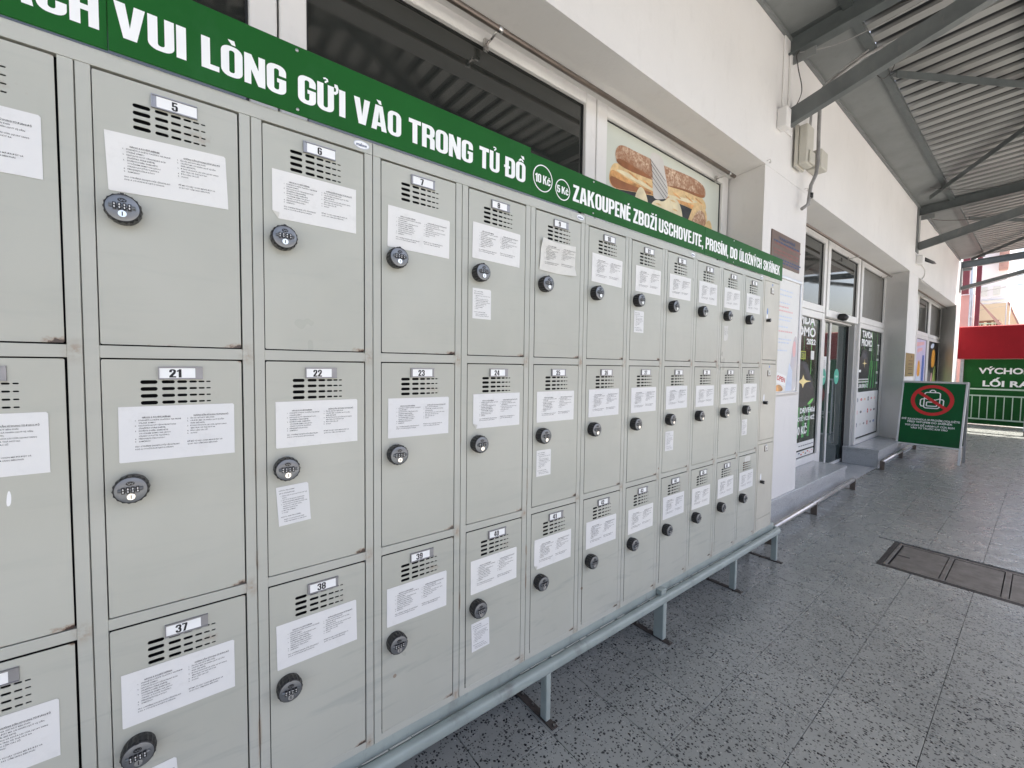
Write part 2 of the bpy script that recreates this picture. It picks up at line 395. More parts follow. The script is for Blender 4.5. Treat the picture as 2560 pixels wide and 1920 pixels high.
# ------------------------------------------------------------------ heavy condensed lettering, drawn glyph by glyph
def _rr(x0, x1, y0, y1, r, n=5):
    o = []
    for cx, cy, a in ((x1-r, y1-r, 0), (x0+r, y1-r, 90), (x0+r, y0+r, 180), (x1-r, y0+r, 270)):
        o += [(cx+r*math.cos(math.radians(a+k*90/n)), cy+r*math.sin(math.radians(a+k*90/n))) for k in range(n+1)]
    return o
def _arc(cx, cy, rx, ry, a0, a1, n=6): return [(cx+rx*math.cos(math.radians(a0+(a1-a0)*k/n)), cy+ry*math.sin(math.radians(a0+(a1-a0)*k/n))) for k in range(n+1)]
def _path(pts, w):
    L, R = [], []; n = len(pts)
    for i in range(n):
        p = Vector(pts[i]); a = (p-Vector(pts[i-1])).normalized() if i else None; b = (Vector(pts[i+1])-p).normalized() if i < n-1 else None
        if a is None: a = b
        if b is None: b = a
        na, nb = Vector((-a.y, a.x)), Vector((-b.y, b.x)); m = (na+nb).normalized(); k = w/2/max(.45, m.dot(na))
        L.append(tuple(p+m*k)); R.append(tuple(p-m*k))
    return L+R[::-1]
def _c(top=.62, bot=.38, W=.54): return [(W, top)]+_arc(W-.22, .80, .22, .20, 0, 90)+_arc(.22, .80, .22, .20, 90, 180)+_arc(.22, .20, .22, .20, 180, 270)+_arc(W-.22, .20, .22, .20, 270, 360)+[(W, bot)]
def _ci(W=.54): return _arc(W-.26, .20, .065, .06, 0, -90, 4)[0:0]
GL = {
 'I': (.21, [[[(0, 0), (.21, 0), (.21, 1), (0, 1)]]]),
 'L': (.43, [[[(0, 0), (.43, 0), (.43, .17), (.21, .17), (.21, 1), (0, 1)]]]),
 'V': (.60, [[[(.17, 0), (.43, 0), (.60, 1), (.385, 1), (.30, .33), (.215, 1), (0, 1)]]]),
 'U': (.54, [[[(0, 1)]+_arc(.22, .20, .22, .20, 180, 270)+_arc(.32, .20, .22, .20, 270, 360)+[(.54, 1), (.34, 1)]+_arc(.27, .20, .07, .06, 0, -180, 6)+[(.20, 1)]]]),
 'O': (.55, [[_rr(0, .55, 0, 1, .22), _rr(.205, .345, .14, .86, .06)]]),
 'C': (.54, [[_c()+[(.34, .38)]+_arc(.27, .20, .07, .06, 0, -180)+_arc(.27, .80, .07, .06, 180, 0)+[(.34, .62)]]]),
 'G': (.55, [[_c(.64, .53, .55)[:-1]+[(.55, .54), (.29, .54), (.29, .40), (.35, .40)]+_arc(.275, .20, .07, .06, 0, -180)+_arc(.275, .80, .07, .06, 180, 0)+[(.345, .64)]]]),
 'N': (.56, [[[(0, 0), (.18, 0), (.18, .50), (.37, 0), (.56, 0), (.56, 1), (.38, 1), (.38, .52), (.19, 1), (0, 1)]]]),
 'A': (.60, [[[(0, 0), (.20, 0), (.225, .17), (.375, .17), (.40, 0), (.60, 0), (.44, 1), (.16, 1)], [(.25, .32), (.35, .32), (.30, .76)]]]),
 'T': (.50, [[[(.15, 0), (.35, 0), (.35, .83), (.50, .83), (.50, 1), (0, 1), (0, .83), (.15, .83)]]]),
 'R': (.55, [[[(0, 0), (.20, 0), (.20, .44), (.30, .44), (.345, .38), (.345, 0), (.55, 0), (.55, .38), (.53, .46), (.45, .51), (.53, .58)]+_arc(.33, .78, .22, .22, 0, 90)+[(0, 1)], [(.20, .58), (.30, .58), (.345, .63), (.345, .80), (.30, .86), (.20, .86)]]]),
 'K': (.60, [[[(0, 0), (.20, 0), (.20, .36), (.25, .46), (.38, 0), (.60, 0), (.38, .60), (.58, 1), (.37, 1), (.20, .62), (.20, 1), (0, 1)]]]),
 'H': (.55, [[[(0, 0), (.20, 0), (.20, .42), (.35, .42), (.35, 0), (.55, 0), (.55, 1), (.35, 1), (.35, .58), (.20, .58), (.20, 1), (0, 1)]]]),
 'Z': (.48, [[[(0, 0), (.48, 0), (.48, .16), (.22, .16), (.48, .86), (.48, 1), (.02, 1), (.02, .84), (.26, .84), (0, .15)]]]),
 'E': (.43, [[[(0, 0), (.43, 0), (.43, .16), (.20, .16), (.20, .43), (.40, .43), (.40, .58), (.20, .58), (.20, .84), (.42, .84), (.42, 1), (0, 1)]]]),
 'P': (.53, [[[(0, 0), (.20, 0), (.20, .38)]+_arc(.33, .58, .20, .20, 270, 360)+_arc(.33, .80, .20, .20, 0, 90)+[(0, 1)], [(.20, .53), (.29, .53), (.33, .58), (.33, .80), (.29, .86), (.20, .86)]]]),
 'B': (.55, [[[(0, 0)]+_arc(.33, .20, .22, .20, 270, 360)+[(.55, .40), (.53, .46), (.46, .51), (.53, .58)]+_arc(.33, .80, .20, .20, 0, 90)+[(0, 1)], [(.20, .14), (.30, .14), (.345, .19), (.345, .38), (.30, .43), (.20, .43)], [(.20, .58), (.29, .58), (.33, .63), (.33, .81), (.29, .86), (.20, .86)]]]),
 'D': (.55, [[[(0, 0)]+_arc(.33, .22, .22, .22, 270, 360)+_arc(.33, .78, .22, .22, 0, 90)+[(0, 1)], [(.20, .15), (.30, .15), (.345, .20), (.345, .80), (.30, .85), (.20, .85)]]]),
 'M': (.72, [[[(0, 0), (.18, 0), (.18, .58), (.28, 0), (.44, 0), (.54, .58), (.54, 0), (.72, 0), (.72, 1), (.46, 1), (.36, .42), (.26, 1), (0, 1)]]]),
 'J': (.36, [[[(0, 0)]+_arc(.16, .20, .20, .20, 270, 360)+[(.36, 1), (.15, 1), (.15, .22), (.12, .16), (0, .16)]]]),
 'Y': (.58, [[[(.19, 0), (.39, 0), (.39, .36), (.58, 1), (.375, 1), (.29, .62), (.205, 1), (0, 1), (.19, .36)]]]),
 'S': (.53, [[_path([(.435, .64), (.435, .80), (.40, .88), (.33, .915), (.20, .915), (.13, .88), (.098, .80), (.098, .70), (.13, .62), (.40, .40), (.435, .32), (.435, .20), (.40, .12), (.33, .085), (.20, .085), (.13, .12), (.098, .20), (.098, .36)], .175)]]),
 ',': (.20, [[[(.02, 0), (.09, -.01), (.05, -.17), (.13, -.17), (.20, .02), (.20, .18), (.02, .18)]]]),
 'k': (.60, [[[(0, 0), (.20, 0), (.20, .36), (.25, .46), (.38, 0), (.60, 0), (.38, .60), (.58, 1), (.37, 1), (.20, .62), (.20, 1), (0, 1)]]]),
 'c': (.50, [[[(.50, .28), (.50, .15), (.42, .02), (.30, 0), (.18, 0), (.05, .04), (0, .18), (0, .56), (.06, .70), (.18, .75), (.32, .75), (.45, .70), (.50, .58), (.50, .46), (.32, .46), (.32, .58), (.25, .62), (.19, .58), (.19, .18), (.25, .13), (.32, .17), (.32, .28)]]]),
 '0': (.50, [[_rr(0, .50, 0, 1, .20), _rr(.19, .31, .14, .86, .05)]]),
 '1': (.34, [[[(.13, 0), (.34, 0), (.34, 1), (.17, 1), (.12, .90), (0, .84), (0, .68), (.13, .72)]]]),
 '2': (.50, [[[(0, 0), (.50, 0), (.50, .16), (.25, .16), (.45, .50)]+_arc(.28, .78, .22, .22, -12, 90)+_arc(.22, .78, .22, .22, 90, 180)+[(0, .64), (.19, .64), (.19, .80), (.25, .86), (.31, .80), (.30, .66), (0, .18)]]]),
 '3': (.50, [[_path([(.09, .68), (.09, .80), (.14, .89), (.25, .915), (.36, .89), (.405, .80), (.405, .68), (.37, .57), (.24, .52)], .18)], [_path([(.24, .519), (.37, .47), (.41, .36), (.41, .20), (.36, .10), (.25, .085), (.14, .11), (.09, .20), (.09, .33)], .18)]]),
 '4': (.52, [[[(.27, 0), (.46, 0), (.46, .18), (.52, .18), (.52, .33), (.46, .33), (.46, 1), (.22, 1), (0, .34), (0, .18), (.27, .18)], [(.15, .33), (.27, .33), (.27, .72)]]]),
 '5': (.50, [[[(.0, .22)]+_arc(.22, .20, .22, .20, 180, 270)+_arc(.28, .20, .22, .20, 270, 360)+[(.50, .50), (.46, .61), (.36, .66), (.26, .65), (.19, .60), (.19, .84), (.46, .84), (.46, 1), (.03, 1), (.03, .46), (.20, .46), (.25, .52), (.31, .48), (.31, .18), (.25, .13), (.19, .18), (.19, .34), (0, .34)]]]),
 '6': (.50, [[[(0, .22)]+_arc(.22, .20, .22, .20, 180, 270)+_arc(.28, .20, .22, .20, 270, 360)+[(.50, .48), (.46, .58), (.38, .62), (.28, .60), (.19, .54), (.19, .82), (.25, .87), (.31, .82), (.31, .72), (.50, .72)]+_arc(.28, .80, .22, .20, 0, 90)+_arc(.22, .80, .22, .20, 90, 180), [(.19, .18), (.25, .13), (.31, .18), (.31, .44), (.25, .49), (.19, .44)]]]),
 '7': (.46, [[[(.08, 0), (.28, 0), (.46, .80), (.46, 1), (0, 1), (0, .83), (.27, .83)]]]),
 '8': (.50, [[[(0, .22)]+_arc(.22, .20, .22, .20, 180, 270)+_arc(.28, .20, .22, .20, 270, 360)+[(.50, .42), (.44, .52), (.50, .62)]+_arc(.28, .80, .22, .20, 0, 90)+_arc(.22, .80, .22, .20, 90, 180)+[(0, .62), (.06, .52), (0, .42)], [(.19, .18), (.25, .13), (.31, .18), (.31, .40), (.25, .45), (.19, .40)], [(.19, .62), (.25, .58), (.31, .62), (.31, .82), (.25, .87), (.19, .82)]]]),
}
GL['9'] = (.50, [[[(.50-x, 1-y) for x, y in q_] for q_ in g_] for g_ in GL['6'][1]])
GL['Đ'] = (.61, [[[(x+.06, y) for x, y in q_] for q_ in GL['D'][1][0]], [[(0, .44), (.0599, .44), (.0599, .56), (0, .56)]], [[(.2601, .44), (.33, .44), (.33, .56), (.2601, .56)]]])
ACUTE = [[(0, .05), (.10, .05), (.20, .20), (.03, .20)]]; GRAVE = [[(.10, .05), (.20, .05), (.17, .20), (0, .20)]]
CARON = [[(.07, .05), (.17, .05), (.27, .18), (.16, .18), (.12, .12), (.08, .18), (-.03, .18)]]
CIRC = [[(-.04, .04), (.06, .04), (.12, .10), (.18, .04), (.28, .04), (.18, .17), (.06, .17)]]
HOOK = [_path([(.10, .04), (.10, .09), (.16, .13), (.15, .19), (.09, .21), (.03, .18)], .055)]
HORN = [[(.541, .84), (.60, .86), (.615, .93), (.60, .99), (.56, 1.0), (.56, 1.13), (.66, 1.13), (.70, 1.0), (.68, .84), (.60, .74), (.541, .74)]]
DIA = {'Ó': ('O', ACUTE), 'Ò': ('O', GRAVE), 'Á': ('A', ACUTE), 'À': ('A', GRAVE), 'Ủ': ('U', HOOK), 'É': ('E', ACUTE), 'Ž': ('Z', CARON), 'Í': ('I', ACUTE), 'Ú': ('U', ACUTE), 'Ý': ('Y', ACUTE), 'Ř': ('R', CARON), 'č': ('c', CARON), 'Ử': ('U', HOOK), 'Ồ': ('O', CIRC)}
def heavy_word(mb, t, a0, a1, z0, z1, y, mat, gap=.045):
    x = 0; groups = []
    for ch in t:
        if ch == ' ': x += .22; continue
        base, dia = DIA.get(ch, (ch, None)); w, gs = GL[base]
        groups += [[[(px+x, py) for px, py in sp] for sp in g] for g in gs]
        if dia:
            h = 1.0 if base != 'c' else .76; c_ = x+w/2-.10
            if base == 'c': c_ += .0
            groups.append([[(px+c_, py+h) for px, py in sp] for sp in dia])
            if ch == 'Ử': groups.append([[(px+x, py) for px, py in sp] for sp in HORN]); x += .13
            if ch == 'Ồ': groups.append([[(px+c_+.10, py+h+.13) for px, py in sp] for sp in GRAVE])
        x += w+gap
    W_ = x-gap; S = Matrix.Translation((a0, y, z0)) @ FRONT @ Matrix.Diagonal(((a1-a0)/W_, z1-z0, 1, 1))
    for g in groups:
        if len(g) == 1: mb.add([S @ Vector((px, py, 0)) for px, py in g[0]], [tuple(range(len(g[0])))], mat)
        else:
            c = bpy.data.curves.new('g', 'CURVE'); c.dimensions = '2D'; c.fill_mode = 'FRONT'
            for sp in g:
                q_ = c.splines.new('POLY'); q_.points.add(len(sp)-1); q_.use_cyclic_u = True
                for i, (px, py) in enumerate(sp): q_.points[i].co = (px, py, 0, 1)
            o = bpy.data.objects.new('g', c); COL.objects.link(o)
            me = bpy.data.meshes.new_from_object(o.evaluated_get(bpy.context.evaluated_depsgraph_get())); bpy.data.objects.remove(o)
            mb.join(me, mat, S)
# ------------------------------------------------------------------ ground and floor
g = MB(); g.box(-60, 90, -60, 60, -.3, -.03, 'asphalt'); tag(g.obj('ground'), 'pale sunlit yard around the shop building', 'ground', kind='structure')
fl = MB(); fl.box(-8, 17.5, -4.5, 1.5, -.029, -.006, 'grout'); floor = tag(fl.obj('floor'), 'grey terrazzo tiled floor of the arcade', 'floor', kind='structure')
P_, TX0, TY0 = .3, .205, -.09
tb = MB(); tb.box(0, .2975, 0, .2975, -.008, 0, 'terrazzo'); tile_me = tb.mesh('tile', .0006)
inpit = lambda x, y: (x+P_ > 4.02 and x < 4.69 and y < -.50 and y > -1.4)
tiles = 0
rest = MB()
for i in range(-27, 58):
    for j in range(-15, 5):
        x, y = TX0+i*P_, TY0+j*P_
        if x < -7.9 or x > 17.1 or y < -4.4 or y > 1.2: continue
        if inpit(x, y):
            for (a0, a1, b0, b1) in ((x, min(x+.2975, 4.025), y, y+.2975), (max(x, 4.685), x+.2975, y, y+.2975), (max(x, 4.03), min(x+.2975, 4.68), max(y, -.498), y+.2975), (max(x, 4.03), min(x+.2975, 4.68), y, min(y+.2975, -1.402))):
                if a1-a0 > .02 and b1-b0 > .02: rest.box(a0, a1, b0, b1, -.008, 0, 'terrazzo_sheet')
            continue
        if .0 <= x < 8.2 and -1.6 < y < .25:
            o = put('tile', tile_me, floor, loc=(x, y, random.uniform(-.0004, .0003)), rot=(random.uniform(-.0012, .0012), random.uniform(-.0012, .0012), 0)); tiles += 1
        else: rest.box(x, x+.2975, y, y+.2975, -.008, 0, 'terrazzo_sheet')
r = rest.obj('tile_field', floor); r['kind'] = 'stuff'
# access cover in the floor
pit = thing('access_cover', (4.35, -.95, 0), 'dark steel floor hatch with recessed panels set into the grey tiles', 'hatch')
m = MB()
for a in ((4.03, 4.68, -.528, -.500), (4.03, 4.055, -1.40, -.528), (4.655, 4.68, -1.40, -.528), (4.055, 4.655, -1.40, -1.38)): m.box(*a, -.03, .001, 'cover_frame')
m.obj('frame', pit, .001)
m = MB(); m.box(4.062, 4.648, -.552, -.534, -.02, .004, 'cover_steel'); m.box(4.062, 4.648, -1.38, -.555, -.03, -.006, 'cover_steel')
m.box(4.062, 4.085, -1.38, -.552, -.02, .003, 'cover_steel'); m.box(4.625, 4.648, -1.38, -.552, -.02, .003, 'cover_steel')
m.box(4.085, 4.625, -.850, -.825, -.02, .003, 'cover_steel'); m.box(4.085, 4.625, -1.135, -1.105, -.02, .003, 'cover_steel'); m.obj('lid_rim', pit, .0015)
for a, b in ((-.82, -.566), (-1.10, -.856), (-1.37, -1.14)):
    m = MB(); m.box(4.094, 4.616, a, b, -.012, .0005, 'cover_steel')
    if b > -.6:
        m.box(4.340, 4.365, -.64, -.568, .0006, .0014, 'gap_dark')
    m.obj('panel', pit, .001)
# ------------------------------------------------------------------ shop building
B = thing('shop_building', (4, .6, 0), 'white plastered shop building with recessed windows and grey granite plinth along the arcade', 'building')
m = MB()
m.box(-8, 16.2, .25, 1.4, 3.1, 4.9, 'wall_plaster')
m.prism([(3.72, .25), (4.69, .25), (4.62, .62), (4.62, 1.4), (3.80, 1.4), (3.80, .62)], .0, 3.098, 'wall_plaster')
m.prism([(9.53, .25), (10.33, .25), (10.25, .62), (10.25, 1.4), (9.74, 1.4), (9.74, .62)], .0, 3.098, 'wall_plaster')
m.prism([(15.42, .25), (16.2, .25), (16.2, 1.4), (16.06, 1.4), (16.06, .62)], .0, 3.098, 'wall_plaster')
m.prism([(-4.6, .25), (-3.6, .25), (-3.55, .62), (-3.55, 1.4), (-4.6, 1.4)], 0, 3.098, 'wall_plaster')
m.box(-3.55, 3.80, .62, .9, 0, .898, 'wall_plaster')
m.box(15.9, 16.198, 1.402, 6, 0, 4.9, 'wall_plaster')
m.obj('wall', B)
m = MB()
m.box(-8, 16.19, .9, 1.39, .0, 3.09, 'interior_dark'); m.obj('interior', B)
m = MB()
m.box(3.50, 6.32, .235, .66, 0, .236, 'granite'); m.box(3.50, 6.335, .225, .66, .237, .266, 'granite'); m.obj('plinth', B, .002)
m = MB(); m.box(7.95, 15.6, .235, .66, 0, .236, 'granite'); m.box(7.94, 15.6, .225, .66, .237, .266, 'granite'); m.obj('plinth', B, .002)
m = MB(); m.box(-8, 3.49, .235, .30, 0, .25, 'granite'); m.obj('plinth', B, .002)
m = MB(); m.box(6.34, 7.94, .245, .69, .0008, .012, 'granite'); m.box(6.34, 7.94, .235, .2445, .0008, .014, 'brushed_steel'); m.obj('threshold', B)
def window(x0, x1, z0, z1, y, fw, pane='dark_glass', name='window', lab=None, dark_edge=True, fd=.07, parent=B):
    """frame outer x0..x1 z0..z1, returns frame object; pane as sub-part"""
    f = MB()
    f.box(x0, x0+fw, y-fd/2, y+fd/2, z0, z1, 'white_pvc'); f.box(x1-fw, x1, y-fd/2, y+fd/2, z0, z1, 'white_pvc')
    f.box(x0+fw+.0005, x1-fw-.0005, y-fd/2+.001, y+fd/2, z1-fw, z1, 'white_pvc'); f.box(x0+fw+.0005, x1-fw-.0005, y-fd/2+.001, y+fd/2, z0, z0+fw, 'white_pvc')
    fo = f.obj(name, parent, .004)
    if lab: fo['label'] = lab
    p = MB(); p.box(x0+fw-.01, x1-fw+.01, y-.006, y+.004, z0+fw-.01, z1-fw+.01, pane)
    if dark_edge:
        e = .008
        for a in ((x0+fw+.001, x0+fw+e, z0+fw+.001, z1-fw-.001), (x1-fw-e, x1-fw-.001, z0+fw+.001, z1-fw-.001), (x0+fw+e, x1-fw-e, z1-fw-e, z1-fw-.001), (x0+fw+e, x1-fw-e, z0+fw+.001, z0+fw+e)):
            p.box(a[0], a[1], y-.013, y-.0065, a[2], a[3], 'black_plastic')
    p.obj('pane', fo)
    return fo
Y1 = .60
# bay 1 (behind the lockers)
window(-3.50, -1.53, .9, 3.13, Y1, .088)
window(-1.52, .283, .9, 3.13, Y1, .088)
window(.291, 2.032, .9, 3.13, Y1, .092)
fo = window(2.042, 3.775, .9, 3.13, Y1, .098, pane='poster_bg', lab='window covered by a printed poster of bread')
m = MB(); m.box(-3.55, 3.80, .56, .70, 3.1305, 3.16, 'white_pvc')
# bay 2
window(4.68, 6.50, 2.165, 3.12, Y1, .085)
window(4.68, 6.50, .268, 2.160, Y1, .085, pane='dark_green_print', lab='shop window filled with a dark green car promotion poster')
window(6.555, 8.05, 2.13, 3.12, Y1, .095)
window(8.145, 9.72, 2.165, 3.12, Y1, .095, pane='frosted_pane', lab='grey frosted upper window')
window(8.145, 9.72, .268, 2.160, Y1, .072, pane='dark_green_print', lab='shop window with a green promotion poster above a white sheet of logos')
# bay 3
window(12.70, 14.18, 2.24, 3.16, Y1, .085)
window(12.70, 14.18, .268, 2.235, Y1, .07, pane='lilac_print', lab='window with a lilac poster lettered in pink')
window(14.24, 16.05, 2.24, 3.16, Y1, .085, pane='frosted_pane')
window(14.24, 16.05, .268, 2.235, Y1, .07, pane='dark_person_print', lab='window with a dark poster of people in orange and lime')
window(10.40, 12.64, .268, 3.16, Y1, .085)
# sliding door
sd = MB()
sd.box(6.52, 8.14, .64, .80, 2.105, 2.128, 'white_pvc'); sd.box(6.50, 6.92, .67, .72, .014, 2.10, 'white_pvc')
sd.box(8.035, 8.14, .60, .90, .014, 2.128, 'grey_jamb'); sd.box(8.02, 8.034, .665, .74, .014, 2.10, 'black_plastic')
sdo = sd.obj('sliding_door', B, .002); sdo['label'] = 'glass sliding entrance door between the two poster windows'
g = MB(); g.box(6.90, 8.03, .700, .712, .04, 2.10, 'door_glass'); g.obj('pane', sdo)
g = MB(); g.box(7.20, 7.25, .685, .699, .016, 2.10, 'white_pvc'); g.box(7.25, 8.02, .685, .699, .016, .055, 'white_pvc'); g.box(6.921, 6.95, .685, .699, .016, 2.10, 'white_pvc'); g.obj('door_frame', sdo, .002)
for cx, z in ((7.63, 1.335), (7.03, 1.335)):
    g = MB(); g.xz(ell(cx, z, .115, .115), .6985, 'mint_disc'); word(g, 'TAMDA', cx-.07, cx+.07, z-.014, z+.014, .6975, 'white_print', .03); g.obj('door_sticker', sdo)
g = MB(); g.xz([(7.00, 1.31), (7.14, 1.31), (7.14, 1.62), (7.00, 1.62)], .6990, 'paper')
for k in range(9): g.xz([(7.015, 1.33+k*.028), (7.12-.02*(k % 3), 1.33+k*.028), (7.12-.02*(k % 3), 1.336+k*.028), (7.015, 1.336+k*.028)], .6985, 'grey_print')
g.obj('notice', sdo)
g = MB(); g.xz([(7.262, 1.09), (7.32, 1.09), (7.32, 1.57), (7.262, 1.57)], .6992, 'paper')
for k in range(6): g.xz(ell(7.29, 1.13+k*.075, .014, .016, 8), .6987, 'black_print')
g.obj('pictogram_strip', sdo)
# ---- posters (flat prints, kept as things fixed on the panes)
pst = thing('bread_poster', (2.9, .59, 2.5), 'poster of baguettes tied with a striped napkin, in the window above the green board', 'poster')
q = MB(); yb = .5925
q.xz([(2.145, 1.1), (3.665, 1.1), (3.665, 3.025), (2.145, 3.025)], yb, 'poster_bg')
q.obj('poster_sheet', pst)
def bread(pts_top, pts_bot, y, mat, dark, name, nsub=6):
    """loaf print: a band between two outlines, shaded by stacked strips of its own colours"""
    q = MB(); n = len(pts_top)
    q.xz(pts_top+pts_bot[::-1], y, mat); return q
def smooth(pts, k=2, closed=True):
    for _ in range(k):
        o = []; n = len(pts)
        for i in range(n if closed else n-1):
            a, b = pts[i], pts[(i+1) % n]; o += [(a[0]*.75+b[0]*.25, a[1]*.75+b[1]*.25), (a[0]*.25+b[0]*.75, a[1]*.25+b[1]*.75)]
        pts = o
    return pts
import json
SX = lambda x, y: None
BR = {  # outlines as read on the poster plane (x, z)
'shade': [(2.23, 2.63), (2.45, 2.68), (2.9, 2.72), (3.15, 2.73), (3.38, 2.73), (3.46, 2.60), (3.44, 2.40), (2.2, 2.4)],
'low': [(2.19, 2.66), (2.215, 2.76), (2.27, 2.80), (2.5, 2.80), (2.8, 2.80), (3.05, 2.83), (3.3, 2.86), (3.44, 2.83), (3.46, 2.76), (3.35, 2.715), (3.1, 2.72), (2.85, 2.705), (2.6, 2.675), (2.4, 2.645), (2.24, 2.62)],
'low_hi': [(2.25, 2.745), (2.33, 2.765), (2.5, 2.755), (2.66, 2.74), (2.9, 2.745), (3.1, 2.775), (3.28, 2.80), (3.33, 2.79), (3.15, 2.75), (2.95, 2.72), (2.7, 2.715), (2.5, 2.73), (2.35, 2.735)],
'top': [(2.25, 2.84), (2.27, 2.90), (2.33, 2.93), (2.45, 2.93), (2.62, 2.935), (2.85, 2.94), (3.1, 2.96), (3.25, 2.965), (3.38, 2.955), (3.435, 2.92), (3.435, 2.86), (3.36, 2.835), (3.1, 2.83), (2.85, 2.80), (2.6, 2.79), (2.4, 2.78), (2.28, 2.79)],
'wrap': [(2.63, 2.99), (2.80, 3.00), (2.83, 2.90), (2.875, 2.80), (2.885, 2.72), (2.84, 2.70), (2.70, 2.66), (2.685, 2.73), (2.68, 2.85)],
'roll1': [(2.47, 2.55), (2.475, 2.63), (2.525, 2.71), (2.575, 2.71), (2.63, 2.64), (2.645, 2.55), (2.62, 2.5)],
'roll2': [(2.66, 2.56), (2.67, 2.63), (2.74, 2.675), (2.82, 2.67), (2.91, 2.74), (3.0, 2.745), (3.07, 2.69), (3.10, 2.60), (3.05, 2.50), (2.75, 2.46)],
'roll3': [(3.14, 2.55), (3.19, 2.65), (3.25, 2.75), (3.33, 2.80), (3.43, 2.78), (3.48, 2.70), (3.43, 2.58), (3.36, 2.50), (3.2, 2.46)],
'roll3d': [(3.17, 2.53), (3.25, 2.66), (3.34, 2.745), (3.43, 2.73), (3.46, 2.64), (3.39, 2.53), (3.28, 2.48)],
'roll4': [(3.38, 2.5), (3.43, 2.63), (3.50, 2.70), (3.555, 2.66), (3.57, 2.54), (3.55, 2.47), (3.40, 2.44)]}
bm_ = {'shade': 'dark_person_print', 'low': 'bread_light', 'low_hi': 'bread_roll', 'top': 'bread_seed', 'wrap': 'napkin', 'roll1': 'bread_roll', 'roll2': 'bread_roll', 'roll3': 'bread_light', 'roll3d': 'bread_seed', 'roll4': 'bread_light'}
q = MB()
for i, (k, v) in enumerate(BR.items()): q.xz(smooth(v, 2), yb-.0004*(i+1), bm_[k])
for a_, b_ in (((2.64, 2.93), (2.84, 2.83)), ((2.65, 2.90), (2.86, 2.785)), ((2.66, 2.86), (2.87, 2.745)), ((2.665, 2.82), (2.865, 2.715)), ((2.675, 2.78), (2.83, 2.70))): stroke(q, [a_, b_], .0045, 'grey_print', Matrix.Translation((0, yb-.0049, 0)) @ FRONT)
q.xz(smooth([(2.20, 2.67), (2.22, 2.70), (2.33, 2.69), (2.6, 2.70), (2.68, 2.705), (2.66, 2.688), (2.5, 2.662), (2.35, 2.640), (2.24, 2.625)], 2), yb-.00125, 'bread_base'); q.xz(smooth([(2.195, 2.66), (2.21, 2.735), (2.27, 2.74), (2.4, 2.72), (2.6, 2.715), (2.75, 2.72), (3.0, 2.74), (3.2, 2.755), (3.40, 2.75), (3.3, 2.715), (3.1, 2.722), (2.85, 2.708), (2.6, 2.678), (2.4, 2.648), (2.25, 2.625)], 2), yb-.00122, 'bread_crust'); q.xz(smooth([(2.26, 2.81), (2.3, 2.835), (2.5, 2.82), (2.64, 2.815), (2.68, 2.80), (2.6, 2.79), (2.4, 2.78), (2.29, 2.79)], 2), yb-.0022, 'bread_base'); q.xz(smooth([(2.9, 2.815), (3.1, 2.845), (3.35, 2.86), (3.43, 2.875), (3.36, 2.835), (3.1, 2.83), (2.9, 2.805)], 2), yb-.0022, 'bread_base')
for cx_, cz_ in ((2.45, 2.765), (2.62, 2.755), (3.0, 2.77), (3.18, 2.79), (3.33, 2.81)): q.xz(smooth([(cx_-.07, cz_+.012), (cx_, cz_+.004), (cx_+.07, cz_-.012), (cx_+.05, cz_-.02), (cx_-.02, cz_-.008)], 2), yb-.0017, 'bread_crust')
for cx_, cz_ in ((2.76, 2.64), (2.95, 2.71), (2.98, 2.65)): q.xz(smooth([(cx_-.05, cz_), (cx_, cz_+.012), (cx_+.05, cz_), (cx_, cz_-.006)], 2), yb-.0042, 'bread_light')
q.obj('bread_print', pst)
def car_poster(x0, x1, z0, z1, y, full):
    T = Matrix.Translation((0, y, 0)) @ FRONT
    p = thing('promotion_poster', ((x0+x1)/2, y, z0), 'dark green TAMDA PROMO poster above a white sheet of logos, right of the entrance' if full else 'dark green promotion poster reading DRIVE40d and KČ, left of the entrance door', 'poster', None)
    q = MB(); q.xz([(x0, z0), (x1, z0), (x1, z1), (x0, z1)], y+.002, 'dark_green_print')
    W_ = x1-x0
    for fx, w in ((.28, .012), (.62, .016), (.70, .008), (.86, .012), (.12, .008)):
        q.xz([(x0+W_*fx, z0+.1), (x0+W_*fx+w*1.4, z0+.1), (x0+W_*(fx-.01)+w, z1-.02), (x0+W_*(fx-.01), z1-.02)], y+.0015, 'neon_green' if w > .01 else 'print_green')
    for k in range(5): q.xz([(x0+W_*(.35+.12*k), z0+.05), (x0+W_*(.40+.12*k), z0+.05), (x0+W_*(.5+.10*k), z0+(z1-z0)*.5), (x0+W_*(.47+.1*k), z0+(z1-z0)*.5)], y+.0012, 'print_green')
    q.obj('print', p)
    return p, T
p, T = car_poster(8.215, 9.615, 1.085, 2.10, .5915, True)
def words(par, L):
    for a_ in L: q = MB(); word(q, *a_); q.obj('lettering', par)
words(p, [('TAMDA', 8.44, 9.07, 1.955, 2.065, .5905, 'white_print', .04), ('PROMO', 8.42, 9.06, 1.82, 1.93, .5905, 'white_print', .04), ('2022', 8.88, 9.05, 1.755, 1.80, .5905, 'white_print', .02), ('2.500.000 Kč', 8.28, 8.89, 1.15, 1.21, .5900, 'white_print', .03)])
q = MB()
for k in range(2): q.xz([(8.25, 1.235+k*.04), (8.93, 1.235+k*.04), (8.93, 1.255+k*.04), (8.25, 1.255+k*.04)], .5902, 'old_label')
for z in (1.86, 1.62, 1.60, 1.40, 1.38, 1.22, 1.20): q.xz([(9.40, z), (9.54, z), (9.54, z+.012), (9.40, z+.012)], .5902, 'white_print')
q.xz([(9.45, 1.70), (9.50, 1.70), (9.50, 1.88), (9.45, 1.88)], .5901, 'white_print')
q.obj('small_print', p)
